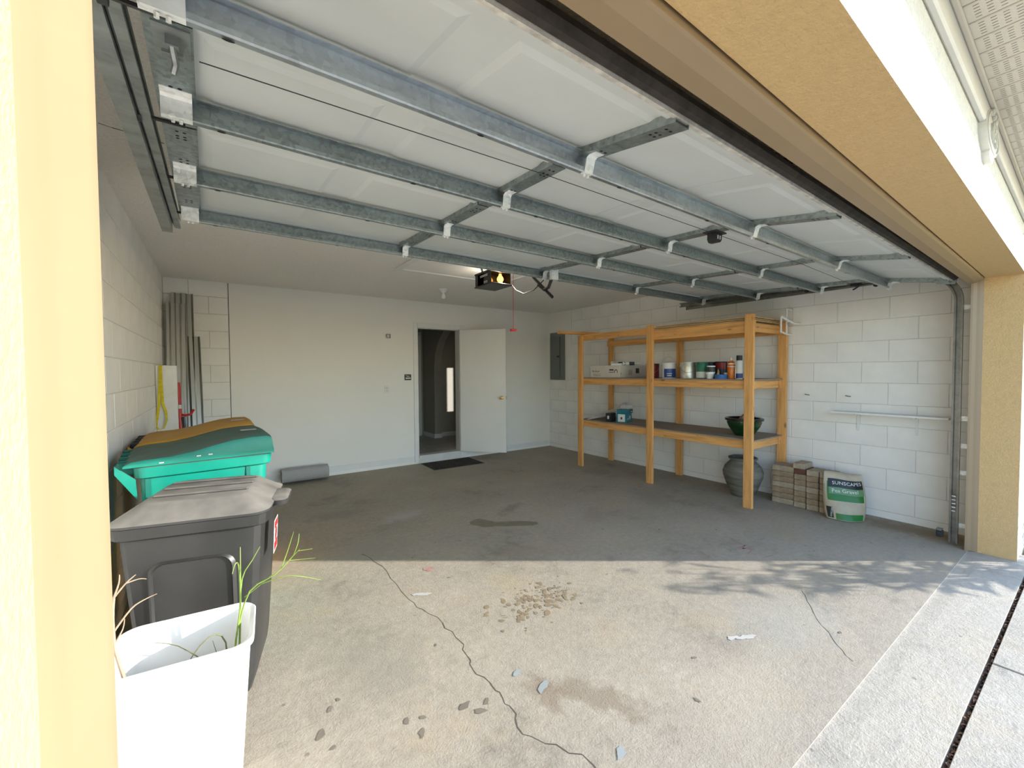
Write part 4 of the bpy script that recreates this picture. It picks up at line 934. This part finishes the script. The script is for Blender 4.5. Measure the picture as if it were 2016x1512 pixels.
# weeds and twigs standing in the bin
def stalks(name, label, mat, items, cat):
    o = thing(name, label, cat, (-.10, 1.68, .03))
    for pts, r0, r1, nm in items:
        P = [Vector(p)-Vector((-.10, 1.68, .03)) for p in pts]; n = len(P)
        sub = []
        for i in range(n-1):
            for k in range(3):
                t = k/3; a = P[max(i-1, 0)]; b_ = P[i]; c_ = P[i+1]; d_ = P[min(i+2, n-1)]
                sub.append(.5*((2*b_)+(c_-a)*t+(2*a-5*b_+4*c_-d_)*t*t+(3*b_-a-3*c_+d_)*t**3))
        sub.append(P[-1]); m = len(sub)
        MB().tube(sub, [r0+(r1-r0)*i/(m-1) for i in range(m)], 6).build(nm, mat, o, True)
    return o
stalks('dead_branch', 'dry bare branch standing in the white bin', M_twig, [
    ([(-.235, 1.66, .06), (-.238, 1.66, .45), (-.262, 1.67, .60), (-.266, 1.67, .70), (-.262, 1.67, .76)], .006, .004, 'stem'),
    ([(-.262, 1.67, .76), (-.250, 1.67, .80), (-.248, 1.67, .825)], .003, .0012, 'twig'), ([(-.262, 1.67, .76), (-.235, 1.67, .795), (-.212, 1.67, .815)], .003, .0012, 'twig'), ([(-.235, 1.67, .795), (-.205, 1.67, .800), (-.188, 1.67, .795)], .002, .001, 'twig'),
    ([(-.264, 1.67, .66), (-.225, 1.67, .715), (-.195, 1.67, .733), (-.165, 1.67, .742)], .003, .001, 'twig'), ([(-.264, 1.67, .62), (-.245, 1.67, .66), (-.240, 1.67, .69)], .0028, .001, 'twig'), ([(-.266, 1.67, .70), (-.28, 1.67, .715)], .002, .001, 'twig')], 'branch')
stalks('green_weed', 'green grassy weed leaning out of the white bin', M_grass, [
    ([(.02, 1.70, .12), (.028, 1.69, .45), (.045, 1.68, .60), (.050, 1.68, .70), (.052, 1.68, .83)], .0045, .0012, 'stem'),
    ([(.03, 1.70, .2), (.046, 1.69, .55), (.049, 1.69, .66), (.046, 1.69, .765), (.036, 1.68, .775), (.028, 1.68, .745)], .004, .0012, 'blade'),
    ([(.047, 1.69, .58), (.055, 1.68, .72), (.085, 1.67, .78), (.108, 1.66, .825)], .0025, .0008, 'blade'),
    ([(.04, 1.69, .55), (.075, 1.66, .68), (.15, 1.63, .73), (.20, 1.62, .78), (.222, 1.61, .805)], .0028, .001, 'stem'),
    ([(.165, 1.63, .74), (.185, 1.62, .80), (.205, 1.61, .87)], .002, .0007, 'blade'), ([(.205, 1.62, .785), (.218, 1.61, .83), (.222, 1.61, .86)], .002, .0007, 'blade'), ([(.215, 1.61, .80), (.262, 1.60, .80)], .0015, .0006, 'blade'), ([(.19, 1.62, .77), (.27, 1.60, .765)], .0015, .0006, 'blade'),
    ([(.11, 1.65, .70), (.19, 1.60, .725), (.285, 1.58, .69)], .0022, .0007, 'blade'), ([(.06, 1.67, .66), (.11, 1.65, .70), (.15, 1.64, .735)], .0015, .0006, 'blade')], 'weed')
stalks('dry_weed', 'dull olive weed arching inside the white bin', M_grassd, [
    ([(.01, 1.70, .30), (.005, 1.68, .52), (-.04, 1.66, .565), (-.10, 1.64, .50), (-.12, 1.62, .42)], .003, .001, 'stem'),
    ([(.0, 1.68, .40), (-.03, 1.66, .55)], .0016, .0008, 'blade'), ([(-.13, 1.66, .40), (-.15, 1.66, .50)], .0022, .001, 'blade'),
    ([(-.04, 1.62, .50), (-.12, 1.70, .545), (-.185, 1.74, .56)], .002, .0008, 'blade'), ([(-.21, 1.66, .40), (-.19, 1.66, .47)], .0016, .0008, 'blade')], 'weed')
# ------------------------------------------------------------------ leaning things in the back-left corner
def shutter(name, label, x, y, z1, lean, w, rz, mat, top_round=True):
    t = thing(name, label, 'shutter panel', (x, y, 0), rz)
    prof = [(-w/2, 0), (-w*.36, 0), (-w*.28, .045), (-w*.10, .045), (-w*.02, 0), (w*.14, 0), (w*.22, .045), (w*.40, .045), (w*.48, 0), (w/2, 0)]
    b = MB(); T = .0016
    full = prof+[(a, c+T) for a, c in prof[::-1]]
    rs = [[(a, c+lean*(z/z1), z*(1-.0)) for a, c in full] for z in (.0, z1)]
    b.rings(rs, False, False); b.build('sheet', mat, t); return t
shutter('storm_shutter', 'tall corrugated metal storm shutter leaning in the corner', -.352, 5.66, 2.20, .33, .18, .0, M_alum)
shutter('storm_shutter', 'second tall metal storm shutter right of the white carton', -.285, 5.72, 2.33, .36, .20, .05, M_alum)
shutter('storm_shutter', 'shorter shiny metal storm shutter with a slanted top', -.205, 5.60, 1.84, .42, .20, .10, M_alum)
wbd = thing('white_carton', 'tall white carton standing in front of the storm shutters', 'carton', (-.423, 5.25, 0), .0)
bx('box', M_label, wbd, -.055, .105, -.03, .05, 0, 1.495, bev=.003); bx('seam', M_trimw, wbd, .0, .002, -.0306, -.03, .2, 1.45)
b = MB()
loop = [(-.022, -.045, 1.50), (-.022, -.047, 1.40), (-.035, -.05, 1.10), (-.060, -.055, .92), (-.040, -.058, .885), (-.004, -.058, .89), (.022, -.055, .97), (.018, -.052, 1.05), (-.005, -.05, 1.13), (-.012, -.047, 1.36), (-.010, -.045, 1.50)]
wv = .011
rs = [[(p[0]-wv*(.4+.6*abs(sin(i*.6))), p[1], p[2]), (p[0]+wv*(.4+.6*abs(sin(i*.6))), p[1]-.003, p[2]), (p[0]+wv*.6, p[1]+.003, p[2]), (p[0]-wv*.6, p[1]+.003, p[2])] for i, p in enumerate(loop)]
tag(b.rings(rs).build('webbing_strap', M_yellow, loc=(-.423, 5.25, .0)), 'yellow webbing strap looped down the white carton', 'strap')
dl = thing('hand_truck', 'red hand truck frame half hidden behind the carton', 'hand truck', (-.31, 5.62, 0))
b = MB(); b.tube([(-.03, .05, 1.32), (-.02, .0, 1.0), (.0, -.03, .3)], .022, 8); b.build('upright', M_red, dl)
b = MB(); b.tube([(-.02, 0, .99), (.03, -.01, .975), (.075, -.01, .985), (.10, .02, 1.03)], .012, 8); b.build('handle', M_red, dl)
bx('bracket', M_label, dl, -.03, .0, -.03, -.02, 1.05, 1.09); bx('grip', M_blk, dl, -.03, .02, -.02, .02, .80, .96, bev=.006)
tag(MB().tube([(-.10, 5.75, .2), (-.235, 6.06, 1.22)], .014, 8).tube([(-.085, 5.72, .05), (-.10, 5.75, .2)], .014, 8).build('black_pole', M_blk), 'black pole leaning on the back blocks', 'pole')
tag(MB().tube([(-.14, 5.70, .15), (-.245, 5.98, 1.12)], .010, 8).build('yellow_pole', M_yellow), 'thin yellow pole leaning beside the black one', 'pole')
# ------------------------------------------------------------------ planting bed at the right outside
b = MB(); N = 26
g = [[b.bm.verts.new((4.86+1.9*i/N, .36-1.6*j/N, -.06+.07*sin(pi*min(1, (i+.5)/6)/2)*sin(pi*min(1, (j+.3)/5)/2)+random.uniform(-.012, .012))) for i in range(N+1)] for j in range(N+1)]
for j in range(N):
    for i in range(N): b.bm.faces.new((g[j][i], g[j][i+1], g[j+1][i+1], g[j+1][i]))
mu = b.build('mulch_bed', M_mulch); mu['kind'] = 'stuff'; tag(mu, 'brown mulch bed right of the driveway', 'mulch')
def shrub(name, label, x, y, hmin, hmax, n, spread):
    t = thing(name, label, 'shrub', (x, y, -.02)); b = MB()
    lf_ = MB()
    for k in range(n):
        a = random.uniform(0, 2*pi); h = random.uniform(hmin, hmax); sp_ = random.uniform(.05, spread); bx_, by_ = random.uniform(-.05, .05), random.uniform(-.05, .05)
        pts = [Vector((bx_, by_, 0)), Vector((bx_+cos(a)*sp_*.35, by_+sin(a)*sp_*.35, h*.6)), Vector((bx_+cos(a)*sp_, by_+sin(a)*sp_, h))]
        b.tube(pts, [.006, .005, .003], 5)
        for q in range(9):
            u = .30+.70*q/8; c_ = pts[0].lerp(pts[1], u/.6) if u < .6 else pts[1].lerp(pts[2], (u-.6)/.4)
            d = Vector((cos(a+q*2.4), sin(a+q*2.4), random.uniform(-.25, .5))).normalized(); L_ = random.uniform(.13, .26); s_ = d.cross(Vector((0, 0, 1))).normalized()*random.uniform(.008, .015)
            m_ = c_+d*L_*.5+Vector((0, 0, .012)); e_ = c_+d*L_-Vector((0, 0, .02))
            lf_.poly([c_, m_+s_, e_]); lf_.poly([c_, e_, m_-s_])
    b.build('stems', M_twig, t); f = lf_.build('foliage', M_leaf, t); f['kind'] = 'stuff'; return t
shrub('leafy_shrub', 'leafy shrub in the mulch bed casting shade on the apron', 5.42, -.36, .70, 1.10, 20, .26)
shrub('leafy_shrub', 'smaller shrub farther out in the mulch bed', 6.05, -.62, .5, .9, 11, .26)
shrub('low_plant', 'low plant growing against the front wall corner', 5.75, .18, .15, .45, 8, .15)
